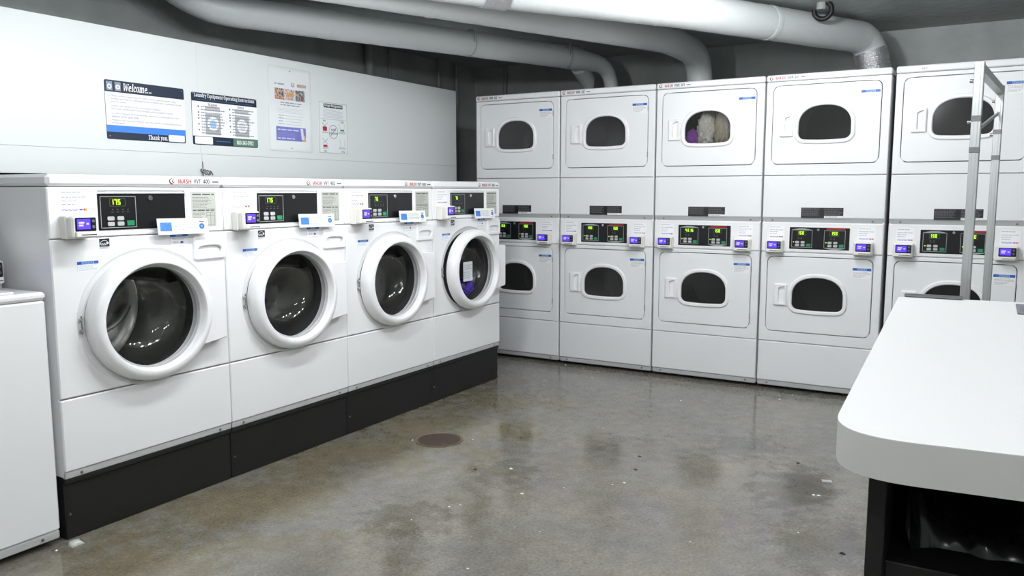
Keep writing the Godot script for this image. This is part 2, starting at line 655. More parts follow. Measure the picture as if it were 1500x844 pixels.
func card_reader(parent: Node, x0: float, y0: float, x1: float, y1: float, z: float, dep: float) -> void:
	var w := x1 - x0
	var h := y1 - y0
	var st := begin()
	cbox(st, Vector3(x0 - 0.004, y0 - 0.003, z), Vector3(x1 + 0.004, y1 + 0.002, z + dep * 0.55), 0.004)
	cbox(st, Vector3(x0, y0, z + dep * 0.5), Vector3(x1, y1, z + dep), 0.006)
	cbox(st, Vector3(x0 + w * 0.1, y0 + h * 0.04, z + dep - 0.004), Vector3(x1 - w * 0.06, y0 + h * 0.3, z + dep + 0.008), 0.003)
	var o := part("card_reader", st, M.cream, parent)
	st = begin()
	slab(st, rrect(x0 + w * 0.12, y0 + h * 0.3, x1 - w * 0.06, y1 - h * 0.07, h * 0.06), z + dep - 0.001, z + dep + 0.0025, 0.0012)
	part("screen_surround", st, M.bezel, o)
	st = begin()
	slab(st, rrect(x0 + w * 0.18, y0 + h * 0.4, x0 + w * 0.7, y1 - h * 0.14, h * 0.02), z + dep + 0.002, z + dep + 0.0032, 0.0004)
	part("screen", st, M.screen, o)
	st = begin()
	for r in [[0.24, 0.46, 0.66], [0.24, 0.42, 0.54], [0.54, 0.64, 0.6]]:
		cbox(st, Vector3(x0 + w * r[0], y0 + h * r[2], z + dep + 0.0032), Vector3(x0 + w * r[1], y0 + h * (r[2] + 0.08), z + dep + 0.0035), 0)
	part("screen_text", st, M.screen_text, o)
	for k in 2:
		st = begin()
		slab(st, disc(Vector2(x0 + w * 0.82, y0 + h * (0.5 + 0.26 * k)), h * 0.075, h * 0.075, 12), z + dep + 0.002, z + dep + 0.0045, 0.0008)
		part("button", st, M.olive_key, o)
	st = begin()
	cbox(st, Vector3(x0 + w * 0.3, y0 + h * 0.13, z + dep + 0.0075), Vector3(x1 - w * 0.1, y0 + h * 0.17, z + dep + 0.0085), 0)
	part("card_slot", st, M.dark_gap, o)

# keypad island on a black display: outline, keys, start key, lamps
func keypad(panel: Node, x0: float, y0: float, x1: float, y1: float, z: float, lamps := 4) -> void:
	var st := begin()
	var w := x1 - x0
	var h := y1 - y0
	var t := 0.0022
	cbox(st, Vector3(x0, y0, z), Vector3(x1, y0 + t, z + 0.0006), 0)
	cbox(st, Vector3(x0, y1 - t, z), Vector3(x1, y1, z + 0.0006), 0)
	cbox(st, Vector3(x0, y0, z), Vector3(x0 + t, y1, z + 0.0006), 0)
	cbox(st, Vector3(x1 - t, y0, z), Vector3(x1, y1, z + 0.0006), 0)
	part("keypad_outline", st, M.line, panel)
	st = begin()
	var dx0 := x0 + w * 0.26
	var dx1 := x0 + w * 0.7
	var dy0 := y0 + h * 0.68
	var dy1 := y0 + h * 0.93
	for r in [[dx0, dy0, dx1, dy0 + 0.0012], [dx0, dy1 - 0.0012, dx1, dy1], [dx0, dy0, dx0 + 0.0012, dy1], [dx1 - 0.0012, dy0, dx1, dy1]]:
		cbox(st, Vector3(r[0], r[1], z), Vector3(r[2], r[3], z + 0.0006), 0)
	part("display_outline", st, M.aluminium_dark, panel)
	for i in lamps:
		st = begin()
		var lx := x0 + w * (0.33 + 0.145 * i)
		cap(st, disc(Vector2(lx, y0 + h * 0.58), h * 0.022, h * 0.022, 8), z + 0.0006, 1.0)
		cbox(st, Vector3(lx - h * 0.045, y0 + h * 0.49, z), Vector3(lx + h * 0.045, y0 + h * 0.51, z + 0.0005), 0)
		part("indicator", st, M.aluminium_dark, panel)
	for r in 2:
		for c in 2:
			st = begin()
			var kx := x0 + w * (0.27 + 0.27 * c)
			var ky := y0 + h * (0.12 + 0.17 * r)
			slab(st, rrect(kx - w * 0.09, ky - h * 0.055, kx + w * 0.1, ky + h * 0.075, h * 0.04, 3), z, z + 0.0018, 0.0006)
			part("key", st, M.key, panel)
	st = begin()
	slab(st, rrect(x0 + w * 0.72, y0 + h * 0.06, x0 + w * 0.93, y0 + h * 0.22, h * 0.02, 3), z, z + 0.002, 0.0006)
	part("start_key", st, M.green, panel)

func key_lock(parent: Node, c: Vector2, z: float, r: float) -> void:
	var st := begin()
	lathe(st, [Vector2(r, z), Vector2(r, z + 0.004), Vector2(r * 0.85, z + 0.006), Vector2(0, z + 0.006)], Vector3(c.x, c.y, 0), 16)
	cbox(st, Vector3(c.x - r * 0.12, c.y - r * 0.5, z + 0.006), Vector3(c.x + r * 0.12, c.y + r * 0.5, z + 0.0065), 0)
	part("key_lock", st, M.chrome, parent)

func screw(parent: Node, c: Vector2, z: float, r := 0.005) -> void:
	var st := begin()
	lathe(st, [Vector2(r, z), Vector2(r * 0.8, z + 0.002), Vector2(0, z + 0.0028)], Vector3(c.x, c.y, 0), 10)
	part("screw", st, M.aluminium_dark, parent)

# ------------------------------------------------------------------ front-loading washer
const WP := 0.7245      # spacing of the washers
const WB := 0.2214      # height of their underside
const WH := 0.36225     # half the spacing

func washer(label: String, at: Vector3) -> Node3D:
	var t := thing("front_loading_washer", label, "washer", at, PI / 2, "front-loading washers on black bases")
	var L := -0.3605
	var R := 0.3605
	var depth := 0.72
	var o := WB
	# cabinet: sides, back, floor and inner top, open in front
	var st := begin()
	cbox(st, Vector3(L, 0.004, -depth), Vector3(L + 0.012, 1.2345 - o, -0.012), 0.003)
	cbox(st, Vector3(R - 0.012, 0.004, -depth), Vector3(R, 1.2345 - o, -0.012), 0.003)
	cbox(st, Vector3(L + 0.012, 0.004, -depth), Vector3(R - 0.012, 1.2345 - o, -depth + 0.012), 0.0)
	cbox(st, Vector3(L + 0.012, 0.004, -depth + 0.012), Vector3(R - 0.012, 0.016, -0.03), 0.0)
	cbox(st, Vector3(L + 0.012, 1.05 - o, -depth + 0.012), Vector3(R - 0.012, 1.058 - o, -0.02), 0.0)
	part("cabinet", st, M.enamel, t)
	# top cap with soft edges
	st = begin()
	cbox(st, Vector3(L - 0.001, 1.2368 - o, -depth), Vector3(R + 0.001, 1.2784 - o, 0.006), 0.011)
	var capo := part("top_cap", st, M.enamel, t)
	capo.name = "top_cap"
	# control fascia around the recessed display
	st = begin()
	var ro := rrect(L, 1.0605 - o, R, 1.2345 - o, 0.006, 3)
	var ri := rrect(0.172 - WH, 1.074 - o, 0.548 - WH, 1.2205 - o, 0.006, 3)
	var pr := pair(ro, ri, Vector2((0.36 - WH), 1.147 - o), 32)
	frame_slab(st, pr[0], pr[1], -0.03, 0.0, 0.004, 0.003)
	cbox(st, Vector3(0.165 - WH, 1.068 - o, -0.02), Vector3(0.555 - WH, 1.226 - o, -0.004), 0)
	part("control_panel", st, M.plastic, t)
	st = begin()
	slab(st, rrect(0.181 - WH, 1.082 - o, 0.541 - WH, 1.2125 - o, 0.002, 2), -0.005, -0.0015, 0.0006)
	var dp := part("display_panel", st, M.display, t)
	keypad(dp, 0.189 - WH, 1.089 - o, 0.329 - WH, 1.2025 - o, -0.0015)
	key_lock(dp, Vector2(0.389 - WH, 1.195 - o), -0.0015, 0.0095)
	card_reader(t, 0.041 - WH, 1.062 - o, 0.131 - WH, 1.137 - o, 0.0, 0.068)
	sticker(t, "payment_label", 0.044 - WH, 1.146 - o, 0.145 - WH, 1.226 - o, 0.0, M.pay_label)
	sticker(t, "instruction_label", 0.568 - WH, 1.079 - o, 0.686 - WH, 1.219 - o, 0.0, M.instructions)
	# loose card clipped over the panel's lower edge, leaning out a little
	var cd := sticker(t, "hanging_card", -0.1135, -0.03, 0.1135, 0.031, 0.0, M.card, 0.003)
	cd.position = Vector3(0.5085 - WH, 1.0855 - o, 0.024)
	cd.rotation = Vector3(-0.12, 0, -0.012)
	# front panel with the round well of the door
	var C := Vector2(0.362 - WH, 0.753 - o)
	var SX := 1.065
	st = begin()
	ro = rrect(L, 0.5065 - o, R, 1.0575 - o, 0.004, 3)
	ri = disc(C, 0.255 * 1.11, 0.255, 72)
	# the well nearly reaches the seams: flatten it there
	for i in ri.size():
		ri[i] = Vector2(ri[i].x, clampf(ri[i].y, 0.5125 - o, 1.05 - o))
	pr = pair(ro, ri, C, 72)
	frame_slab(st, pr[0], pr[1], -0.02, 0.0, 0.004, 0.003)
	part("front_panel", st, M.enamel, t)
	st = begin()
	lathe(st, [Vector2(0.257, -0.0005), Vector2(0.25, -0.006), Vector2(0.24, -0.01), Vector2(0.226, -0.012)], Vector3(C.x, C.y, -0.001), 72, 1.11)
	part("door_well", st, M.enamel, t)
	st = begin()
	lathe(st, [Vector2(0.238, -0.013), Vector2(0.225, -0.018), Vector2(0.206, -0.026), Vector2(0.204, -0.06), Vector2(0.214, -0.085), Vector2(0.25, -0.09)], Vector3(C.x, C.y, -0.001), 48, SX)
	part("door_gasket", st, M.rubber, t)
	# drum with three lifters
	st = begin()
	var rib := []
	for i in 12:
		rib.append(Vector2(0.262 + 0.004 * (i % 2), -0.095 - 0.36 * i / 11.0))
	rib.append_array([Vector2(0.245, -0.475), Vector2(0.18, -0.485), Vector2(0.15, -0.47), Vector2(0.06, -0.47), Vector2(0.04, -0.46), Vector2(0, -0.46)])
	lathe(st, rib, Vector3(C.x, C.y, 0), 48)
	var dr := part("drum", st, M.drum, t)
	for k in 3:
		st = begin()
		var sw := []
		for i in 17:
			var u := i / 16.0
			var a := deg_to_rad(120.0 * k + 20.0 + 95.0 * u)
			var r := lerpf(0.06, 0.225, u)
			sw.append(Vector3(C.x + cos(a) * r, C.y + sin(a) * r, -0.468))
		tube(st, sw, 0.016, 10)
		part("back_rib", st, M.drum, dr)
	for k in 3:
		st = begin()
		var a := deg_to_rad(35 + 120 * k)
		var u := Vector3(cos(a), sin(a), 0)
		var v := Vector3(-sin(a), cos(a), 0)
		var c3 := Vector3(C.x, C.y, 0)
		var foot := [c3 + u * 0.266 - v * 0.05, c3 + u * 0.2 - v * 0.016, c3 + u * 0.195, c3 + u * 0.2 + v * 0.016, c3 + u * 0.266 + v * 0.05]
		st.set_smooth_group(1)
		for i in 4:
			var m3: Vector3 = (foot[i] + foot[i + 1]) * 0.5 - (c3 + u * 0.25)
			quad(st, foot[i] + Vector3(0, 0, -0.11), foot[i + 1] + Vector3(0, 0, -0.11), foot[i + 1] + Vector3(0, 0, -0.45), foot[i] + Vector3(0, 0, -0.45), m3)
		st.set_smooth_group(-1)
		for i in range(1, 4):
			tri(st, foot[0] + Vector3(0, 0, -0.11), foot[i] + Vector3(0, 0, -0.11), foot[i + 1] + Vector3(0, 0, -0.11), Vector3(0, 0, 1))
		part("lifter", st, M.steel, dr)
	# door, hung on the hinge side so that it can stand ajar
	var hx := 0.1 - WH
	var dc := Vector3(C.x - hx, 0, 0)
	st = begin()
	lathe(st, [Vector2(0.19, -0.011), Vector2(0.232, -0.011), Vector2(0.238, -0.006), Vector2(0.2405, 0.01), Vector2(0.24, 0.028), Vector2(0.2365, 0.041), Vector2(0.229, 0.051), Vector2(0.219, 0.057), Vector2(0.209, 0.0595), Vector2(0.2025, 0.0585), Vector2(0.199, 0.054), Vector2(0.195, 0.042), Vector2(0.1915, 0.03), Vector2(0.188, 0.025), Vector2(0.186, 0.016)], dc, 96, SX)
	var door := part("door", st, M.plastic, t, Vector3(hx, C.y, 0.0))
	st = begin()
	lathe(st, [Vector2(0.187, 0.027), Vector2(0.182, 0.012), Vector2(0.176, -0.02), Vector2(0.165, -0.055), Vector2(0.145, -0.085), Vector2(0.115, -0.105), Vector2(0.07, -0.117), Vector2(0.03, -0.12), Vector2(0, -0.12)], dc, 64, SX)
	part("door_glass", st, M.glass, door)
	st = begin()
	lathe(st, [Vector2(0.195, 0.026), Vector2(0.191, 0.031), Vector2(0.188, 0.031), Vector2(0.185, 0.024)], dc, 64, SX)
	part("glass_trim", st, M.strip, door)
	# handle plate: a flag on the free side of the ring
	st = begin()
	var hp := PackedVector2Array([Vector2(0.576, -0.126), Vector2(0.579, -0.122), Vector2(0.58, 0.127), Vector2(0.576, 0.131)])
	for i in 13:
		var a := deg_to_rad(36.0 - 74.0 * i / 12.0)
		hp.append(Vector2(dc.x + cos(a) * 0.226 * SX, sin(a) * 0.226))
	slab(st, hp, 0.004, 0.046, 0.004)
	part("door_handle", st, M.plastic, door)
	st = begin()
	for y in [-0.024, 0.014]:
		cbox(st, Vector3(-0.014, y, -0.008), Vector3(0.0, y + 0.011, 0.003), 0.002)
	tube(st, [Vector3(-0.006, -0.03, -0.001), Vector3(-0.006, 0.034, -0.001)], 0.0034, 8)
	part("hinge", st, M.chrome, t, Vector3(hx, C.y, 0.0))
	# soap drawer with a lens-shaped grip
	st = begin()
	ro = rrect(0.566 - WH, 0.948 - o, 0.719 - WH, 1.0425 - o, 0.012, 4)
	ri = PackedVector2Array()
	for i in 40:
		var a := TAU * i / 40.0
		ri.append(Vector2(0.642 - WH + 0.056 * signf(cos(a)) * pow(absf(cos(a)), 0.6), 0.987 - o + 0.0165 * signf(sin(a)) * pow(absf(sin(a)), 0.75)))
	pr = pair(ro, ri, Vector2(0.642 - WH, 0.987 - o), 60)
	frame_slab(st, pr[0], pr[1], -0.004, 0.011, 0.005, 0.004)
	cbox(st, Vector3(0.58 - WH, 0.968 - o, -0.03), Vector3(0.704 - WH, 1.006 - o, -0.024), 0)
	strip(st, pr[1], -0.026, pr[1], 0.004, -1.0, 6)
	part("soap_drawer", st, M.plastic, t)
	# access panel and base strip
	st = begin()
	cbox(st, Vector3(L, 0.2475 - o, -0.02), Vector3(R, 0.502 - o, 0.0), 0.004)
	part("access_panel", st, M.enamel, t)
	st = begin()
	cbox(st, Vector3(L + 0.001, 0.0, -0.024), Vector3(R - 0.001, 0.0245, -0.004), 0.003)
	part("base_strip", st, M.strip, t)
	screw(t, Vector2(L + 0.06, 0.011), -0.004, 0.006)
	screw(t, Vector2(R - 0.06, 0.011), -0.004, 0.006)
	sticker(t, "efficiency_badge", 0.177 - WH, 1.016 - o, 0.215 - WH, 1.053 - o, 0.0, M.badge)
	var nt := sticker(t, "notice_label", 0.091 - WH, 0.941 - o, 0.169 - WH, 0.977 - o, 0.0, M.notice)
	lettering(nt, "NOTICE", sans_bold, 0.111 - WH, 0.9685 - o, 0.149 - WH, 0.9752 - o, 0.0009, M.navy)
	sticker(t, "service_label", 0.466 - WH, 0.999 - o, 0.546 - WH, 1.054 - o, 0.0, M.small_label)
	return t

# ------------------------------------------------------------------ stacked dryer
const DW := 0.683
const DP := 0.6944
const DX := -0.5727

func dryer_unit(t: Node3D, y: float, h: float, door_lo: float, door_hi: float, upper: bool) -> void:
	# frame round one door opening, the door in it, and the drum behind; y..y+h is the frame
	var H := DW * 0.5
	var L := -H
	var R := H
	var d0 := 0.042 - H
	var d1 := 0.634 - H
	var st := begin()
	var ro := rrect(L, y, R, y + h, 0.004, 3)
	var ri := rrect(d0 - 0.0042, door_lo - 0.0042, d1 + 0.0042, door_hi + 0.0042, 0.037, 6)
	var c := Vector2(0.338 - H, (door_lo + door_hi) * 0.5)
	var pr := pair(ro, ri, c, 64)
	frame_slab(st, pr[0], pr[1], -0.022, 0.0, 0.004, 0.002)
	part("front_frame", st, M.enamel_dryer, t)
	st = begin()
	frame_slab(st, grow(ri, 0.004), grow(ri, -0.02), -0.021, -0.0205, 0.0001, 0.0001)
	part("door_seal", st, M.dark_gap, t)
	# door plate with the arched window
	var wy := 0.136 if upper else 0.136
	var win := dwindow(0.192 - H, door_lo + wy, 0.482 - H, door_lo + wy + 0.2, 0.036)
	st = begin()
	ro = rrect(d0, door_lo, d1, door_hi, 0.034, 6)
	var wc := Vector2(0.337 - H, door_lo + wy + 0.09)
	pr = pair(ro, grow(win, 0.008), wc, 96)
	frame_slab(st, pr[0], pr[1], -0.019, 0.003, 0.0025, 0.001)
	var door := part("door", st, M.enamel_dryer, t)
	st = begin()
	pr = pair(grow(win, 0.024), win, wc, 96)
	var o2: PackedVector2Array = pr[0]
	var i2: PackedVector2Array = pr[1]
	frame_slab(st, o2, i2, -0.004, 0.013, 0.006, 0.005)
	part("window_frame", st, M.plastic, door)
	st = begin()
	cap(st, win, -0.003, 1.0)
	part("window_glass", st, M.tinted, door)
	# recessed pull
	st = begin()
	var px0 := 0.085 - H
	var px1 := 0.163 - H
	var py0 := door_lo + 0.159
	var py1 := door_lo + 0.291
	ro = rrect(px0, py0, px1, py1, 0.006, 3)
	ri = PackedVector2Array([Vector2(px1 - 0.014, py0 + 0.016), Vector2(px1 - 0.014, py1 - 0.013), Vector2(px1 - 0.024, py1 - 0.014), Vector2(px0 + 0.03, py1 - 0.024), Vector2(px0 + 0.03, py0 + 0.016)])
	pr = pair(ro, ri, Vector2(px1 - 0.03, (py0 + py1) * 0.5), 48)
	frame_slab(st, pr[0], pr[1], 0.002, 0.017, 0.005, 0.002)
	cap(st, grow(pr[1], 0.001), 0.0036, 1.0)
	part("pull", st, M.plastic, door)
	st = begin()
	cbox(st, Vector3(d1 - 0.002, door_lo + 0.06, -0.004), Vector3(d1 + 0.003, door_lo + 0.095, 0.004), 0.001)
	part("hinge", st, M.strip, door)
	st = begin()
	cbox(st, Vector3(d1 - 0.002, door_hi - 0.1, -0.004), Vector3(d1 + 0.003, door_hi - 0.065, 0.004), 0.001)
	part("hinge", st, M.strip, door)
	var ly := door_hi - 0.05
	var nt := sticker(door, "notice_label", 0.528 - H, ly - 0.064, 0.628 - H, ly, 0.003, M.notice_tall)
	lettering(nt, "NOTICE", sans_bold, 0.556 - H, ly - 0.0125, 0.6 - H, ly - 0.003, 0.0039, M.navy)
	# drum
	st = begin()
	var cy := (door_lo + door_hi) * 0.5
	lathe(st, [Vector2(0.17, -0.03), Vector2(0.21, -0.035), Vector2(0.225, -0.06), Vector2(0.225, -0.5), Vector2(0.2, -0.52), Vector2(0, -0.52)], Vector3(0.337 - H, cy - 0.005, 0), 40)
	part("drum", st, M.galvanised, t)

func dryer(label: String, at: Vector3) -> Node3D:
	var t := thing("stacked_dryer", label, "dryer", at, 0.0, "stacked tumble dryers against the back wall")
	var H := DW * 0.5
	var L := -H
	var R := H
	var depth := 0.7
	var st := begin()
	for x in [L, R - 0.01]:
		cbox(st, Vector3(x, 0.022, -depth), Vector3(x + 0.01, 1.866, -0.014), 0.002)
	cbox(st, Vector3(L + 0.01, 0.022, -depth), Vector3(R - 0.01, 1.866, -depth + 0.01), 0)
	cbox(st, Vector3(L + 0.01, 0.022, -depth + 0.01), Vector3(R - 0.01, 0.032, -0.03), 0)
	cbox(st, Vector3(L + 0.01, 1.03, -depth + 0.01), Vector3(R - 0.01, 1.045, -0.02), 0)
	part("cabinet", st, M.enamel_dryer, t)
	st = begin()
	cbox(st, Vector3(L - 0.001, 1.869, -depth), Vector3(R + 0.001, 1.9061, 0.006), 0.006)
	part("top_cap", st, M.enamel_dryer, t)
	dryer_unit(t, 1.3145, 0.552, 1.3825, 1.84, true)
	st = begin()
	cbox(st, Vector3(L, 1.0615, -0.02), Vector3(R, 1.3115, 0.0), 0.004)
	part("upper_panel", st, M.enamel_dryer, t)
	sticker(t, "warning_label", 0.225 - H, 1.062, 0.462 - H, 1.1225, 0.0, M.warning)
	st = begin()
	st.set_smooth_group(-1)
	quad(st, Vector3(L, 1.0615, -0.004), Vector3(R, 1.0615, -0.004), Vector3(R, 1.034, -0.016), Vector3(L, 1.034, -0.016), Vector3(0, 0, 1))
	cbox(st, Vector3(L, 1.034, -0.03), Vector3(R, 1.0615, -0.0165), 0)
	part("joining_rail", st, M.strip, t)
	screw(t, Vector2(0.058 - H, 1.046), -0.011, 0.007)
	screw(t, Vector2(0.62 - H, 1.046), -0.011, 0.007)
	# control fascia
	st = begin()
	cbox(st, Vector3(L, 0.8535, -0.02), Vector3(R, 1.034, 0.004), 0.006)
	part("control_panel", st, M.plastic, t)
	st = begin()
	var fo := rrect(0.158 - H, 0.867, 0.51 - H, 1.0125, 0.004, 3)
	var fi := rrect(0.165 - H, 0.8745, 0.503 - H, 1.005, 0.003, 3)
	frame_slab(st, fo, fi, 0.003, 0.0055, 0.001, 0.001)
	part("display_frame", st, M.plastic, t)
	st = begin()
	slab(st, fi, 0.003, 0.005, 0.0004)
	var dp := part("display_panel", st, M.display, t)
	for k in 2:
		var kx := (0.178 if k == 0 else 0.362) - H
		keypad(dp, kx, 0.885, kx + 0.118, 0.99, 0.005, 2)
		st = begin()
		if k == 0:
			cap(st, PackedVector2Array([Vector2(kx, 0.9905), Vector2(kx + 0.118, 0.9905), Vector2(kx + 0.075, 0.9995), Vector2(kx + 0.042, 0.9995)]), 0.0056, 1.0)
		else:
			cap(st, PackedVector2Array([Vector2(kx + 0.075, 0.8765), Vector2(kx + 0.118, 0.8845), Vector2(kx, 0.8845), Vector2(kx + 0.042, 0.8765)]), 0.0056, 1.0)
		part("arrow_mark", st, M.line, dp)
		st = begin()
		cap(st, disc(Vector2(kx + 0.012, 0.917), 0.003, 0.003, 8), 0.0062, 1.0)
		part("lit_indicator", st, M.led, dp)
	st = begin()
	cbox(st, Vector3(0.375 - H, 0.994, 0.005), Vector3(0.478 - H, 1.003, 0.0056), 0)
	part("red_stripe", st, M.red, dp)
	key_lock(dp, Vector2(0.329 - H, 0.992), 0.005, 0.0085)
	card_reader(t, 0.034 - H, 0.852, 0.132 - H, 0.926, 0.004, 0.05)
	card_reader(t, 0.532 - H, 0.852, 0.63 - H, 0.926, 0.004, 0.05)
	sticker(t, "payment_label", 0.043 - H, 0.935, 0.133 - H, 1.012, 0.004, M.pay_label)
	sticker(t, "payment_label", 0.548 - H, 0.935, 0.638 - H, 1.012, 0.004, M.pay_label)
	dryer_unit(t, 0.3022, 0.549, 0.3685, 0.8245, false)
	st = begin()
	cbox(st, Vector3(L, 0.0525, -0.02), Vector3(R, 0.299, 0.0), 0.004)
	part("access_panel", st, M.enamel_dryer, t)
	st = begin()
	cbox(st, Vector3(L + 0.001, 0.02, -0.03), Vector3(R - 0.001, 0.052, -0.006), 0.004)
	part("base_strip", st, M.strip, t)
	screw(t, Vector2(0.058 - H, 0.036), -0.006, 0.006)
	screw(t, Vector2(0.62 - H, 0.036), -0.006, 0.006)
	for x in [L + 0.06, R - 0.06]:
		for z in [-0.09, -depth + 0.08]:
			st = begin()
			tube(st, [Vector3(x, 0, z), Vector3(x, 0.03, z)], 0.02, 12)
			part("foot", st, M.rubber, t)
	return t

# ------------------------------------------------------------------ the scene
func _ready() -> void:
	var cam := Camera3D.new()
	cam.fov = 39.1417
	cam.near = 0.05
	add_child(cam)
	cam.transform = Transform3D(Basis(Vector3.UP, 0.5327) * Basis(Vector3.RIGHT, -0.1182) * Basis(Vector3.BACK, -0.0007), Vector3(2.7165, 1.2173, 5.0652))
	cam.current = true

	var we := WorldEnvironment.new()
	var env := Environment.new()
	env.background_mode = Environment.BG_COLOR
	env.background_color = Color(0.02, 0.02, 0.02)
	env.tonemap_mode = Environment.TONE_MAPPER_LINEAR
	env.tonemap_exposure = 1.06
	env.sdfgi_enabled = true
	env.ssao_enabled = true
	env.ssil_enabled = true
	we.environment = env
	add_child(we)

	make_materials()
	var im := blank(160, 104, Color(0.93, 0.935, 0.94))
	im.fill_rect(Rect2i(0, 0, 160, 24), Color(0.13, 0.36, 0.72))
	im.fill_rect(Rect2i(40, 2, 80, 20), Color(0.6, 0.74, 0.95))
	small_print(im, 8, 34, 152, 3, 10, 4, Color(0.7, 0.66, 0.64), 31, 0.95)
	small_print(im, 8, 66, 140, 3, 10, 4, Color(0.68, 0.69, 0.72), 32, 0.7)
	M.notice_tall = printed(im)

	# ceiling strip lights (outside the picture, over the open floor)
	strip_light(Vector3(1.95, 2.335, 4.6), 0.0, 0.4, "twin-tube ceiling strip light over the open floor before the counter")
	strip_light(Vector3(0.75, 2.14, 2.8), 0.0, 0.5, "twin-tube strip light hung on rods over the front-loading washers")
	strip_light(Vector3(1.75, 2.335, 1.5), 0.0, 0.58, "twin-tube ceiling strip light over the floor before the stacked dryers")
	strip_light(Vector3(3.5, 2.335, 3.1), 0.0, 0.2, "twin-tube ceiling strip light beyond the folding counter")
	strip_light(Vector3(3.3, 2.335, 5.7), 0.0, 0.32, "twin-tube ceiling strip light at the entrance end of the room")

	build_room()
	build_washers()
	build_dryers()
	build_counter()
	build_rack()
	build_ducts()
	build_signs()
	build_small_things()

func strip_light(at: Vector3, turn: float, energy: float, label: String) -> void:
	var t := thing("strip_light", label, "light", at, turn, "ceiling strip lights")
	var st := begin()
	cbox(st, Vector3(-0.075, -0.05, -0.62), Vector3(0.075, 0.005, 0.62), 0.008)
	part("housing", st, M.plastic, t)
	for z in ([-0.45, 0.45] if at.y < 2.3 else []):
		st = begin()
		tube(st, [Vector3(0, 0.0, z), Vector3(0, 2.34 - at.y, z)], 0.005, 8)
		part("hanging_rod", st, M.pipe, t)
	for x in [-0.04, 0.04]:
		st = begin()
		tube(st, [Vector3(x, -0.07, -0.59), Vector3(x, -0.07, 0.59)], 0.013, 12)
		part("lamp_tube", st, M.tube_lamp, t)
	# bare tubes shine all round: three lamps spaced along them
	for z in [-0.4, 0.0, 0.4]:
		var l := OmniLight3D.new()
		l.light_color = Color(0.985, 0.992, 1.0)
		l.light_energy = energy
		l.light_size = 0.06
		l.omni_range = 12.0
		l.omni_attenuation = 2.0
		l.shadow_enabled = true
		t.add_child(l)
		l.position = Vector3(0, -0.12, z)

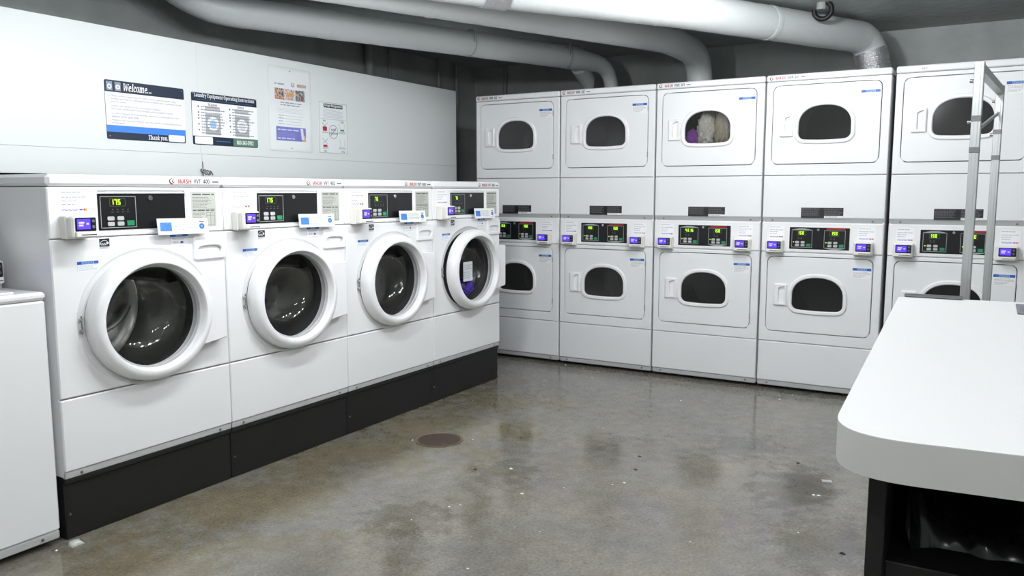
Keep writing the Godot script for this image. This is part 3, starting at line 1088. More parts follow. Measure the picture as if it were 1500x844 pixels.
func build_room() -> void:
	const X0 := -1.46
	const X1 := 4.4
	const Z0 := -1.35
	const Z1 := 6.9
	const CH := 2.34
	# floor: sealed concrete, print computed over the room's plan
	var st := begin()
	var W := 1172
	var Hh := 1650
	var n1 := FastNoiseLite.new(); n1.seed = 2; n1.frequency = 0.006; n1.fractal_octaves = 4
	var n2 := FastNoiseLite.new(); n2.seed = 7; n2.frequency = 0.05; n2.fractal_octaves = 3
	var n3 := FastNoiseLite.new(); n3.seed = 11; n3.frequency = 0.35; n3.fractal_octaves = 2
	var n4 := FastNoiseLite.new(); n4.seed = 15; n4.frequency = 0.012; n4.fractal_octaves = 4
	var rng := RandomNumberGenerator.new()
	rng.seed = 77
	var data := PackedByteArray()
	data.resize(W * Hh * 3)
	var rough := PackedByteArray()
	rough.resize(W * Hh)
	var stains := [[0.3, 1.95, 0.55, 0.8], [0.2, 1.2, 0.45, 0.6], [0.25, 2.9, 0.6, 0.7], [0.55, 3.7, 0.6, 0.5]]
	var patches := [[2.08, 1.68, 0.16, 0.30, 0.75], [0.95, 2.15, 0.14, 0.2, 0.5], [1.75, 1.25, 0.22, 0.2, 0.5], [0.9, 2.75, 0.2, 0.16, 0.5], [1.35, 1.5, 0.25, 0.2, 0.3], [2.3, 2.2, 0.2, 0.3, 0.4]]
	for y in Hh:
		var z := Z0 + (Z1 - Z0) * (y + 0.5) / Hh
		for x in W:
			var wx := X0 + (X1 - X0) * (x + 0.5) / W
			var a := n1.get_noise_2d(x, y)
			var b := n2.get_noise_2d(x, y)
			var c := n3.get_noise_2d(x, y)
			var s := n4.get_noise_2d(x, y)
			var k := 1.0 + a * 0.10 + b * 0.09 + c * 0.16
			var sp := rng.randf()
			if sp > 0.985:
				k *= 1.14
			elif sp < 0.02:
				k *= 0.8
			var col := Vector3(0.462, 0.438, 0.395)
			col = col.lerp(Vector3(0.445, 0.432, 0.402), clampf(0.5 + s * 1.6, 0.0, 1.0))
			var ol := 0.0
			if wx < 1.4:
				for q in stains:
					var dd := Vector2((wx - q[0]) / q[2], (z - q[1]) / q[3]).length() + b * 0.5 + s * 0.9
					ol = max(ol, smoothstep(1.0, 0.3, dd))
			col = col.lerp(Vector3(0.42, 0.39, 0.3), ol * 0.6)
			var dk := 0.0
			for q in patches:
				var d2 := Vector2((wx - q[0]) / q[2], (z - q[1]) / q[3]).length()
				if d2 < 1.6:
					dk = max(dk, smoothstep(1.15, 0.6, d2 + b * 0.7 + c * 0.25) * q[4])
			k *= 1.0 - dk * 0.22
			col *= k
			var i := (y * W + x) * 3
			data[i] = clampi(int(col.x * 255.0), 0, 255)
			data[i + 1] = clampi(int(col.y * 255.0), 0, 255)
			data[i + 2] = clampi(int(col.z * 255.0), 0, 255)
			rough[y * W + x] = clampi(int((0.155 + b * 0.04 + c * 0.04 + s * 0.06) * 255.0), 20, 255)
	var fm := StandardMaterial3D.new()
	var fi := Image.create_from_data(W, Hh, false, Image.FORMAT_RGB8, data)
	fi.generate_mipmaps()
	fm.albedo_texture = ImageTexture.create_from_image(fi)
	var ri := Image.create_from_data(W, Hh, false, Image.FORMAT_L8, rough)
	ri.generate_mipmaps()
	fm.roughness_texture = ImageTexture.create_from_image(ri)
	fm.roughness = 1.0
	fm.metallic_specular = 0.62
	M.floor = fm
	var ps := [Vector3(X0, 0, Z0), Vector3(X1, 0, Z0), Vector3(X1, 0, Z1), Vector3(X0, 0, Z1)]
	var uv := [Vector2(0, 0), Vector2(1, 0), Vector2(1, 1), Vector2(0, 1)]
	for i in [0, 1, 2, 0, 2, 3]:
		st.set_uv(uv[i])
		st.add_vertex(ps[i])
	st.set_uv(Vector2(0.5, 0.5))
	for i in 4:
		var p: Vector3 = ps[i]
		var q: Vector3 = ps[(i + 1) % 4]
		quad(st, p, q, q + Vector3(0, -0.12, 0), p + Vector3(0, -0.12, 0), (p + q) * 0.5 - (ps[0] + ps[2]) * 0.5)
	quad(st, ps[0] + Vector3(0, -0.12, 0), ps[1] + Vector3(0, -0.12, 0), ps[2] + Vector3(0, -0.12, 0), ps[3] + Vector3(0, -0.12, 0), Vector3.DOWN)
	structure("floor", st, fm)
	for e in [["wall_left", Vector3(X0 - 0.15, -0.12, Z0 - 0.15), Vector3(X0, CH + 0.1, Z1 + 0.15)], ["wall_right", Vector3(X1, -0.12, Z0 - 0.15), Vector3(X1 + 0.15, CH + 0.1, Z1 + 0.15)], ["wall_back", Vector3(X0, -0.12, Z0 - 0.15), Vector3(X1, CH + 0.1, Z0)], ["wall_front", Vector3(X0, -0.12, Z1), Vector3(X1, CH + 0.1, Z1 + 0.15)]]:
		st = begin()
		cbox(st, e[1], e[2], 0)
		structure(e[0], st, M.wall)
	st = begin()
	cbox(st, Vector3(X0, CH, Z0), Vector3(X1, CH + 0.1, Z1), 0)
	structure("ceiling", st, M.ceiling)
	# half-height partition behind the washers, faced with white boards
	st = begin()
	cbox(st, Vector3(-0.93, 0, -0.13), Vector3(-0.868, 1.96, 5.2), 0)
	var pw := structure("wall_partition", st, M.dark_gap)
	for e in [[1.4145, 1.978, 2.2077, 5.2], [1.4145, 1.978, -0.145, 2.2073], [1.298, 1.4135, 2.2007, 5.2], [1.298, 1.4135, -0.145, 2.1993]]:
		st = begin()
		cbox(st, Vector3(-0.868, e[0], e[2]), Vector3(-0.85, e[1], e[3]), 0.0004)
		part("panel", st, M.board, pw)
	st = begin()
	cbox(st, Vector3(-0.94, 1.96, -0.145), Vector3(-0.868, 1.978, 5.2), 0.001)
	part("cap_board", st, M.board, pw)

func build_washers() -> void:
	var z4 := 0.6147
	var labels := ["white front-loading washer beside the top-loading washer", "second white front-loading washer counted from the top-loading washer", "white front-loading washer next to the one with its door ajar", "white front-loading washer with its round door ajar, beside the dryers"]
	var models := ["VVT  400", "VVT  402", "VVT  404", "VVT  406"]
	var shown := ["175", "175", "76", "75"]
	var proto: Node3D
	for i in 4:
		var at := Vector3(0, WB, z4 + (3.5 - i) * WP)
		var w: Node3D
		if i == 0:
			w = washer(labels[0], at)
			proto = w
		else:
			w = copy_of(proto, at, labels[i])
	var all := get_children().filter(func(n): return String(n.name).begins_with("front_loading_washer"))
	for i in 4:
		var w: Node3D = all[i]
		digits(w.get_node("display_panel"), shown[i], 0.231 - WH, 1.1725 - WB, 0.0185, -0.0012)
		logo(w.get_node("top_cap"), 0.468 - WH, 0.702 - WH, 1.2585 - WB, 0.021, 0.0062, models[i])
	# the last door stands ajar
	all[3].get_node("door").rotation.y = -0.012
	all[3].get_node("door").position.z += 0.02
	# black bases
	var b: Node3D
	var bl := ["black metal base under the washer next to the top-loading washer", "black metal base under the second washer from the top-loading washer", "black metal base under the washer before the one ajar", "black metal base at the end of the washer row by the dryers"]
	for i in 4:
		var at := Vector3(0, 0, z4 + (3.5 - i) * WP)
		if i > 0:
			copy_of(b, at, bl[i])
			continue
		b = thing("washer_base", bl[0], "base", at, PI / 2, "black washer bases")
		var st := begin()
		cbox(st, Vector3(-0.3605, 0.0, -0.72), Vector3(0.3605, 0.208, -0.016), 0.004)
		part("box", st, M.black, b)
		st = begin()
		cbox(st, Vector3(-0.3605, 0.2, -0.72), Vector3(0.3605, WB, -0.007), 0.004)
		part("lip", st, M.black, b)
		st = begin()
		lathe(st, [Vector2(0.005, -0.016), Vector2(0.004, -0.013), Vector2(0, -0.0125)], Vector3(-0.345, 0.09, 0), 10)
		part("screw", st, M.aluminium_dark, b)
	# purple cloth lying in the last drum
	var t := thing("purple_cloth", "crumpled purple cloth lying in the drum of the washer ajar", "cloth", Vector3(-0.14, 0.56, 0.825))
	part("cloth", lump(0.06, 0.05, 0.055, 4, 0.35), mat(Color(0.32, 0.14, 0.72), 0.8), t, Vector3(0, 0.05, 0))
	# paper inside the glass of that door
	var dn: Node3D = all[3].get_node("door")
	var pim := blank(96, 128, Color(0.9, 0.92, 0.94))
	small_print(pim, 8, 20, 88, 3, 12, 4, Color(0.65, 0.67, 0.72), 41, 0.9)
	small_print(pim, 8, 66, 88, 4, 12, 4, Color(0.68, 0.7, 0.74), 42, 0.9)
	var pl := sticker(dn, "paper_notice", 0.285, -0.085, 0.385, 0.035, -0.078, printed(pim))
	pl.position = Vector3.ZERO
	# top-loading washer at the end of the row
	var tl := thing("top_loading_washer", "white top-loading washer standing on the floor beyond the front-loaders", "washer", Vector3(0, 0, 3.54 + 0.3415), PI / 2)
	var st := begin()
	cbox(st, Vector3(-0.3415, 0.0545, -0.66), Vector3(0.3415, 0.8565, 0.0), 0.007)
	part("cabinet", st, M.enamel, tl)
	st = begin()
	cbox(st, Vector3(-0.3445, 0.859, -0.66), Vector3(0.3445, 0.8855, 0.004), 0.009)
	part("top_deck", st, M.enamel, tl)
	st = begin()
	cbox(st, Vector3(-0.26, 0.884, -0.2), Vector3(0.26, 0.892, -0.03), 0.004)
	part("lid", st, M.enamel, tl)
	st = begin()
	cbox(st, Vector3(-0.34, 0.024, -0.65), Vector3(0.34, 0.054, -0.004), 0.004)
	part("base_strip", st, M.strip, tl)
	screw(tl, Vector2(0.28, 0.038), -0.004, 0.006)
	for x in [-0.28, 0.28]:
		for z in [-0.08, -0.58]:
			st = begin()
			tube(st, [Vector3(x, 0, z), Vector3(x, 0.03, z)], 0.02, 12)
			part("foot", st, M.rubber, tl)
	# sloped console
	st = begin()
	var prof := PackedVector2Array([Vector2(-0.24, 0.8855), Vector2(-0.24, 0.9), Vector2(-0.29, 1.075), Vector2(-0.31, 1.09), Vector2(-0.46, 1.09), Vector2(-0.46, 0.8855)])
	st.set_smooth_group(-1)
	for i in prof.size():
		var p := prof[i]
		var q := prof[(i + 1) % prof.size()]
		var m := (p + q) * 0.5 - Vector2(-0.36, 0.98)
		quad(st, Vector3(-0.33, p.y, p.x), Vector3(0.33, p.y, p.x), Vector3(0.33, q.y, q.x), Vector3(-0.33, q.y, q.x), Vector3(0, m.y, m.x))
	for s in [-0.33, 0.33]:
		for i in range(1, prof.size() - 1):
			tri(st, Vector3(s, prof[0].y, prof[0].x), Vector3(s, prof[i].y, prof[i].x), Vector3(s, prof[i + 1].y, prof[i + 1].x), Vector3(s, 0, 0))
	part("console", st, M.enamel, tl)
	var rd := Node3D.new()
	card_reader(tl, 0.215, 0.905, 0.315, 0.985, -0.262, 0.075)
	rd.free()

# a crumpled cloth lump: a sphere pushed in and out along folds
func lump(rx: float, ry: float, rz: float, sd: int, amp: float) -> SurfaceTool:
	var st := begin()
	st.set_smooth_group(1)
	var n := FastNoiseLite.new()
	n.seed = sd
	n.frequency = 2.3
	n.fractal_octaves = 3
	n.fractal_type = FastNoiseLite.FRACTAL_RIDGED
	var U := 56
	var V := 40
	var g := []
	for j in V + 1:
		var row := []
		for i in U:
			var a := TAU * i / U
			var b := PI * j / V
			var d := Vector3(sin(b) * cos(a), cos(b), sin(b) * sin(a))
			var k := 1.0 + amp * n.get_noise_3d(d.x, d.y, d.z)
			row.append(Vector3(d.x * rx, d.y * ry, d.z * rz) * k)
		g.append(row)
	for j in V:
		for i in U:
			var i2 := (i + 1) % U
			var a: Vector3 = g[j][i]
			quad(st, a, g[j][i2], g[j + 1][i2], g[j + 1][i], a + g[j + 1][i2])
	return st

func build_dryers() -> void:
	var labels := ["white stacked dryer in the corner, partly hidden behind the washer row", "white stacked dryer between the corner dryer and the one holding laundry", "white stacked dryer with laundry showing in its upper window", "white stacked dryer between the one holding laundry and the one behind the rack", "white stacked dryer behind the metal garment rack and counter"]
	var proto: Node3D
	for i in 5:
		var at := Vector3(DX + i * DP + DW * 0.5 + (0.012 if i == 4 else 0.0), 0, 0)
		if i == 0:
			proto = dryer(labels[0], at)
		else:
			copy_of(proto, at, labels[i])
	var all := get_children().filter(func(n): return String(n.name).begins_with("stacked_dryer"))
	var models := ["VWR  382", "VWR  387", "VWR  381", "VWR  381", ""]
	for i in 5:
		var d: Node3D = all[i]
		var dp: Node3D = d.get_node("display_panel")
		var H := DW * 0.5
		digits(dp, "43.15" if i == 2 else "150", 0.212 - H, 0.963, 0.018, 0.0053)
		digits(dp, "150", 0.4 - H, 0.963, 0.018, 0.0053)
		if i < 4:
			logo(d.get_node("top_cap"), 0.016 - H, 0.225 - H, 1.8875, 0.021, 0.0062, models[i])
		else:
			lettering(d.get_node("top_cap"), "381", sans, 0.12 - H, 1.881, 0.15 - H, 1.892, 0.0064, M.ink)
	# laundry in the third dryer's upper drum
	var c := Vector3(DX + 2 * DP + 0.337, 1.6, -0.075)
	var specs := [
		["white_shirt", "crumpled white shirt seen through the round-topped dryer window", Color(0.88, 0.87, 0.83), Vector3(-0.035, 0.0, -0.03), Vector3(0.05, 0.105, 0.06), 2],
		["beige_towel", "beige towel hanging in folds inside the dryer window", Color(0.72, 0.69, 0.6), Vector3(0.07, 0.0, -0.03), Vector3(0.046, 0.105, 0.055), 5],
		["purple_garment", "purple garment pressed against the dryer window beside the white shirt", Color(0.58, 0.3, 0.7), Vector3(-0.12, -0.055, -0.01), Vector3(0.038, 0.055, 0.04), 8],
		["grey_garment", "dark grey garment behind the towel inside the dryer window", Color(0.36, 0.4, 0.42), Vector3(0.148, -0.03, -0.05), Vector3(0.03, 0.08, 0.05), 13]]
	for s in specs:
		var t := thing(s[0], s[1], "garment", c + s[3], 0.0, "laundry in the dryer")
		part("cloth", lump(s[4].x, s[4].y, s[4].z, s[5], 0.42), mat(s[2], 0.9), t)

func build_counter() -> void:
	var t := thing("folding_counter", "white laminate folding counter with rounded corner on a black cabinet", "counter", Vector3(2.95, 0, 3.15))
	var ox := 2.95
	var oz := 3.15
	# worktop outline in plan (x, -z) so that it turns the right way
	var A := Vector2(2.488, 2.36)
	var B := Vector2(2.548, 3.955)
	var C := Vector2(3.45, 3.87)
	var D := Vector2(3.45, 2.27)
	var corner := PackedVector2Array()
	var pts := [A, B, C, D]
	for i in 4:
		var p: Vector2 = pts[i]
		var a: Vector2 = pts[(i + 3) % 4]
		var b: Vector2 = pts[(i + 1) % 4]
		var r := 0.11 if i == 1 else 0.02
		var p0 := p + (a - p).normalized() * r
		var p1 := p + (b - p).normalized() * r
		for j in 13:
			var u := j / 12.0
			corner.append(p0.lerp(p, u).lerp(p.lerp(p1, u), u))
	var st := begin()
	var n := corner.size()
	var y1 := 0.9
	var y0 := 0.843
	st.set_smooth_group(1)
	for i in n:
		var p := corner[i]
		var q := corner[(i + 1) % n]
		var m := Vector3((p.x + q.x) * 0.5 - ox, 0, (p.y + q.y) * 0.5 - oz)
		quad(st, Vector3(p.x - ox, y0, p.y - oz), Vector3(q.x - ox, y0, q.y - oz), Vector3(q.x - ox, y1 - 0.0012, q.y - oz), Vector3(p.x - ox, y1 - 0.0012, p.y - oz), m)
	part("edge_band", st, M.edge_band, t)
	st = begin()
	var ix := Geometry2D.triangulate_polygon(corner)
	for i in range(0, ix.size(), 3):
		for yy in [[y1, 1.0], [y0, -1.0]]:
			var a := corner[ix[i]]
			var b := corner[ix[i + 1]]
			var c := corner[ix[i + 2]]
			tri(st, Vector3(a.x - ox, yy[0], a.y - oz), Vector3(b.x - ox, yy[0], b.y - oz), Vector3(c.x - ox, yy[0], c.y - oz), Vector3(0, yy[1], 0))
	for i in n:
		var p := corner[i]
		var q := corner[(i + 1) % n]
		quad(st, Vector3(p.x - ox, y1 - 0.0012, p.y - oz), Vector3(q.x - ox, y1 - 0.0012, q.y - oz), Vector3(q.x - ox, y1, q.y - oz), Vector3(p.x - ox, y1, p.y - oz), Vector3(p.x - ox, 0, p.y - oz))
	part("worktop", st, M.laminate, t)
	# black open cabinet under it, open towards the room's front
	var cx0 := 2.587 - ox
	var cx1 := 3.42 - ox
	var cz0 := 2.42 - oz
	var cz1 := 3.835 - oz
	var bm: Material = M.black
	for e in [["side_panel", Vector3(cx0, 0, cz0), Vector3(cx0 + 0.024, y0, cz1)], ["side_panel", Vector3(cx1 - 0.024, 0, cz0), Vector3(cx1, y0, cz1)], ["back_panel", Vector3(cx0 + 0.024, 0.05, cz0 + 0.55), Vector3(cx1 - 0.024, y0, cz0 + 0.57)], ["shelf", Vector3(cx0 + 0.024, 0.652, cz0 + 0.57), Vector3(cx1 - 0.024, 0.677, cz1 - 0.03)], ["bottom_panel", Vector3(cx0 + 0.024, 0.06, cz0 + 0.57), Vector3(cx1 - 0.024, 0.084, cz1 - 0.03)], ["plinth", Vector3(cx0 + 0.024, 0.0, cz1 - 0.09), Vector3(cx1 - 0.024, 0.06, cz1 - 0.07)]]:
		st = begin()
		cbox(st, e[1], e[2], 0.0015)
		part(e[0], st, bm, t)
	# black plastic film hanging over the shelf: wrinkled sheet with a little thickness
	var bag := thing("plastic_liner", "wrinkled black plastic liner draped over the counter's inner shelf", "liner", Vector3(2.95, 0.678, 3.6))
	st = begin()
	st.set_smooth_group(1)
	var nn := FastNoiseLite.new()
	nn.seed = 9
	nn.frequency = 13.0
	nn.fractal_octaves = 3
	var g := []
	var NU := 60
	var NV := 36
	for j in NV + 1:
		var row := []
		for i in NU + 1:
			var u := float(i) / NU
			var v := float(j) / NV
			# one end climbs the side panel, the body lies on the shelf, the front hangs down
			var s := u * 0.95
			var px: float
			var py: float
			if s < 0.16:
				px = -0.322 + 0.05 * (s / 0.16) * (s / 0.16)
				py = 0.016 + 0.13 * (1.0 - s / 0.16) * (0.35 + 0.65 * v)
			else:
				px = -0.272 + (s - 0.16) * 0.88
				py = 0.014
			var pz := lerpf(-0.45, 0.195, v)
			if v > 0.86:
				py -= (v - 0.86) / 0.14 * 0.09
				pz = lerpf(-0.45, 0.195, 0.86) + (v - 0.86) * 0.25 + 0.004
				if s < 0.16:
					px = max(px, -0.318)
			var w := nn.get_noise_3d(px, py, pz)
			py += absf(w) * 0.035
			pz += w * 0.01
			row.append(Vector3(px, py, pz))
		g.append(row)
	for j in NV:
		for i in NU:
			quad(st, g[j][i], g[j][i + 1], g[j + 1][i + 1], g[j + 1][i], Vector3(0.15, 1, 0.4))
			var dn := Vector3(-0.0006, -0.001, -0.0006)
			quad(st, g[j][i] + dn, g[j][i + 1] + dn, g[j + 1][i + 1] + dn, g[j + 1][i] + dn, Vector3(-0.15, -1, -0.4))
	part("film", st, M.bag, bag)
	# grey pad near the far end of the top
	st = begin()
	cbox(st, Vector3(2.79, 0.9, 2.4), Vector3(3.09, 0.904, 2.605), 0.0015)
	tag(part("grey_pad", st, mat(Color(0.42, 0.42, 0.45), 0.6), self), "flat grey pad lying on the white counter", "pad")
	st = begin()
	cbox(st, Vector3(2.503, 0.9, 2.352), Vector3(2.66, 0.911, 2.366), 0.003)
	tag(part("dark_bar", st, M.aluminium_dark, self), "thin dark metal bar lying along the counter's far edge", "bar")

func build_rack() -> void:
	var t := thing("garment_rack", "tall aluminium garment rack on casters standing behind the white counter", "rack", Vector3(2.69, 0, 1.66))
	var P := [Vector3(2.657 - 2.69, 0, 2.016 - 1.66), Vector3(2.718 - 2.69, 0, 1.298 - 1.66)]
	var ang := atan2(P[0].x - P[1].x, P[0].z - P[1].z)
	for p in P:
		var st := begin()
		cbox(st, Vector3(-0.014, 0.1, -0.014), Vector3(0.014, 1.63, 0.014), 0.002)
		# two shallow ribs along the extrusion
		cbox(st, Vector3(-0.0055, 0.1, 0.0135), Vector3(0.0055, 1.62, 0.0155), 0.0008)
		var o := part("post", st, M.aluminium, t, p)
		o.rotation.y = ang
		for y in [1.45, 1.35]:
			st = begin()
			cbox(st, Vector3(-0.0145, y - 0.009, -0.002), Vector3(0.0145, y + 0.009, 0.0165), 0.0008)
			part("clip", st, M.aluminium_dark, o)
		st = begin()
		for y in [1.57, 1.44]:
			tube(st, [Vector3(-0.026, y, 0), Vector3(-0.012, y, 0)], 0.006, 8)
		part("bolt", st, M.chrome, o)
	var st2 := begin()
	var d: Vector3 = (P[0] - P[1]).normalized()
	var e := Vector3(d.z, 0, -d.x)
	var bars := [[Vector3(0, 1.61, 0), Vector3(0, 1.61, 0), 0.013, "top_rail"], [Vector3(0, 1.41, 0), Vector3(0, 1.525, 0), 0.006, "brace"]]
	for b in bars:
		st2 = begin()
		var a0: Vector3 = P[0] + b[0]
		var a1: Vector3 = P[1] + b[1]
		var h: float = b[2]
		var up := Vector3.UP * h
		var sd := e * (0.013 if b[3] == "top_rail" else 0.003)
		var ring := [up + sd, up - sd, -up - sd, -up + sd]
		for i in 4:
			var r0: Vector3 = ring[i]
			var r1: Vector3 = ring[(i + 1) % 4]
			quad(st2, a0 + r0, a0 + r1, a1 + r1, a1 + r0, r0 + r1)
		part(b[3], st2, M.aluminium, t)
	for p in P:
		var st := begin()
		cbox(st, Vector3(-0.24, 0.075, -0.016), Vector3(0.24, 0.105, 0.016), 0.003)
		var o := part("foot_bar", st, M.aluminium, t, p)
		for x in [-0.22, 0.22]:
			st = begin()
			tube(st, [Vector3(x - 0.012, 0.034, 0), Vector3(x + 0.012, 0.034, 0)], 0.034, 18)
			cbox(st, Vector3(x - 0.018, 0.03, -0.008), Vector3(x - 0.014, 0.08, 0.008), 0)
			cbox(st, Vector3(x + 0.014, 0.03, -0.008), Vector3(x + 0.018, 0.08, 0.008), 0)
			part("caster", st, M.rubber, o)

func build_ducts() -> void:
	var rng := RandomNumberGenerator.new()
	rng.seed = 5
	# each duct: its path, radius and what sets it apart
	var p1 := [Vector3(-1.16, 2.42, 2.3), Vector3(-1.0, 2.2, 2.05), Vector3(0.0, 2.2, -0.5), Vector3(0.13, 2.17, -0.82), Vector3(0.135, 1.6, -0.85)]
	var p2 := [Vector3(-0.95, 2.235, 3.9), Vector3(0.78, 2.235, -0.28), Vector3(0.83, 2.2, -0.81), Vector3(0.83, 1.5, -0.84)]
	var p3 := [Vector3(0.0, 2.22, 2.6), Vector3(0.46, 2.22, 1.66), Vector3(1.15, 2.22, 0.63), Vector3(1.95, 2.22, -0.86), Vector3(2.005, 1.95, -0.86), Vector3(2.01, 1.5, -0.86)]
	var labels := ["white wrapped duct nearest the partition, dropping behind the second dryer", "white wrapped duct running between two others, dropping behind the laundry-holding dryer", "white wrapped duct with foil tape, dropping behind the fourth dryer"]
	var k := 0
	for e in [[p1, 0.083, 0.28], [p2, 0.092, 0.2], [p3, 0.1, 0.16]]:
		var t := thing("exhaust_duct", labels[k], "duct", Vector3.ZERO, 0.0, "wrapped ducts under the ceiling")
		var path := split_long(fillet(e[0], e[2], 10), 0.07)
		var rad := []
		for i in path.size():
			var slim := 1.0
			if k == 0 and path[i].z < -0.45:
				slim = lerpf(1.0, 0.62, clampf((-0.45 - path[i].z) / 0.38, 0.0, 1.0))
			rad.append(e[1] * slim * (1.0 + rng.randf_range(-0.012, 0.012)))
		var st := begin()
		tube(st, path, rad, 28)
		part("pipe", st, M.duct, t)
		# lap joints of the wrapping
		var at := 4
		while at < path.size() - 3 and path[at].z > -0.4:
			var a: Vector3 = path[at]
			var b: Vector3 = path[at + 1]
			st = begin()
			tube(st, [a.lerp(b, 0.0), a.lerp(b, 0.3), a.lerp(b, 0.6)], [e[1] * 1.01, e[1] * 1.035, e[1] * 1.01], 28)
			part("joint_band", st, M.duct, t)
			at += 17
		k += 1
		if k == 3:
			# foil bands: one along the run, two on the bend
			for f in [[Vector3(0.50, 2.22, 1.6), Vector3(0.575, 2.22, 1.488)]]:
				foil(t, f[0], f[1], 0.104)
			var m := path.size()
			var cnt := 0
			for i in m - 1:
				var q: Vector3 = path[i]
				if q.z < -0.6 and q.y < 2.15 and q.y > 2.0:
					foil(t, path[i], path[i + 1], 0.1025)
					cnt += 1
		if k == 1:
			st = begin()
			tube(st, [Vector3(-0.03, 2.16, -0.6), Vector3(-0.05, 2.08, -0.78), Vector3(-0.06, 2.0, -0.84), Vector3(-0.06, 1.6, -0.85)], [0.07, 0.06, 0.035, 0.03], 20)
			part("branch", st, M.duct, t)
	# flat hanger straps holding the lowest duct
	for p in [[Vector3(-0.345, 2.2, 0.43), "thin strap hanger holding the duct nearest the partition, over the washers"], [Vector3(-0.035, 2.2, -0.36), "thin strap hanger holding the duct nearest the partition, above the dryers"]]:
		var t := thing("duct_hanger", p[1], "hanger", p[0])
		var st := begin()
		tube(st, [Vector3(0.06, 0.0, 0.03), Vector3(0.06, 0.14, 0.03)], 0.004, 8)
		part("rod", st, M.pipe, t)
		st = begin()
		var ring := []
		for i in 25:
			var a := TAU * i / 24.0
			ring.append(Vector3(cos(a) * 0.0865 * 0.93, sin(a) * 0.0865, cos(a) * 0.0865 * 0.366))
		tube(st, ring, 0.0028, 6, false)
		part("strap", st, M.pipe, t)
	# bare pipes up the walls behind the partition
	for e in [[Vector3(-1.4, 0, 0.2), 0.034, "thick grey pipe on the wall behind the partition"], [Vector3(-1.42, 0, -0.066), 0.011, "thinnest grey conduit on the wall behind the partition"], [Vector3(-1.42, 0, -0.72), 0.017, "grey conduit on the wall near the partition's end"], [Vector3(-1.42, 0, -0.99), 0.016, "grey conduit in the gap between partition and corner dryer"], [Vector3(-1.12, 0, -1.32), 0.016, "grey conduit on the wall above the corner dryer"]]:
		var st := begin()
		tube(st, [e[0], e[0] + Vector3(0, 2.34, 0)], e[1], 16)
		var o := part("wall_pipe", st, M.pipe, self)
		tag(o, e[2], "pipe", "pipes on the wall")
	# short pipe stubs with black clamps under the ceiling
	for e in [[Vector3(1.775, 2.34, -0.18), 0.05, "black pipe clamp under the ceiling above the foil-taped duct"], [Vector3(-0.35, 2.34, -0.62), 0.035, "small black pipe clamp under the ceiling above the corner dryer"]]:
		var t := thing("pipe_clamp", e[2], "clamp", e[0])
		var r: float = e[1]
		var st := begin()
		tube(st, [Vector3(-r * 0.2, 0.0, -0.02), Vector3(-r * 0.2, -r * 0.8, -0.02)], r * 0.55, 20)
		part("pipe", st, M.pipe, t)
		st = begin()
		var ring := []
		for i in 21:
			var a := deg_to_rad(-190 + 260.0 * i / 20.0)
			ring.append(Vector3(cos(a) * r, -r * 0.9 + sin(a) * r, -0.02))
		tube(st, ring, r * 0.3, 10)
		part("clamp_ring", st, M.black, t)

func foil(t: Node3D, a: Vector3, b: Vector3, r: float) -> void:
	var st := begin()
	var g := RandomNumberGenerator.new()
	g.seed = int(absf(a.x) * 1000)
	var pts := []
	var rad := []
	for i in 9:
		pts.append(a.lerp(b, i / 8.0))
		rad.append(r * (1.0 + g.randf_range(0.0, 0.035)))
	tube(st, pts, rad, 28)
	part("foil_wrap", st, M.foil, t)

# ------------------------------------------------------------------ signs on the partition
func sign_at(called: String, label: String, z0: float, z1: float, y0: float, y1: float, m: Material, r := 0.008, thick := 0.003, cat := "sign") -> Node3D:
	# a flat board facing +x; local x runs towards the dryers
	var t := thing(called, label, cat, Vector3(-0.85, y0, (z0 + z1) * 0.5), PI / 2, "notices on the partition")
	var w := absf(z1 - z0)
	var h := y1 - y0
	var st := begin()
	slab(st, rrect(-w / 2, 0, w / 2, h, r, 4), 0.0, thick, 0.0008)
	part("board", st, m, t)
	return t

func patch(t: Node, called: String, x0: float, y0: float, x1: float, y1: float, z: float, m: Material) -> MeshInstance3D:
	var st := begin()
	cbox(st, Vector3(x0, y0, z - 0.0004), Vector3(x1, y1, z), 0)
	return part(called, st, m, t)

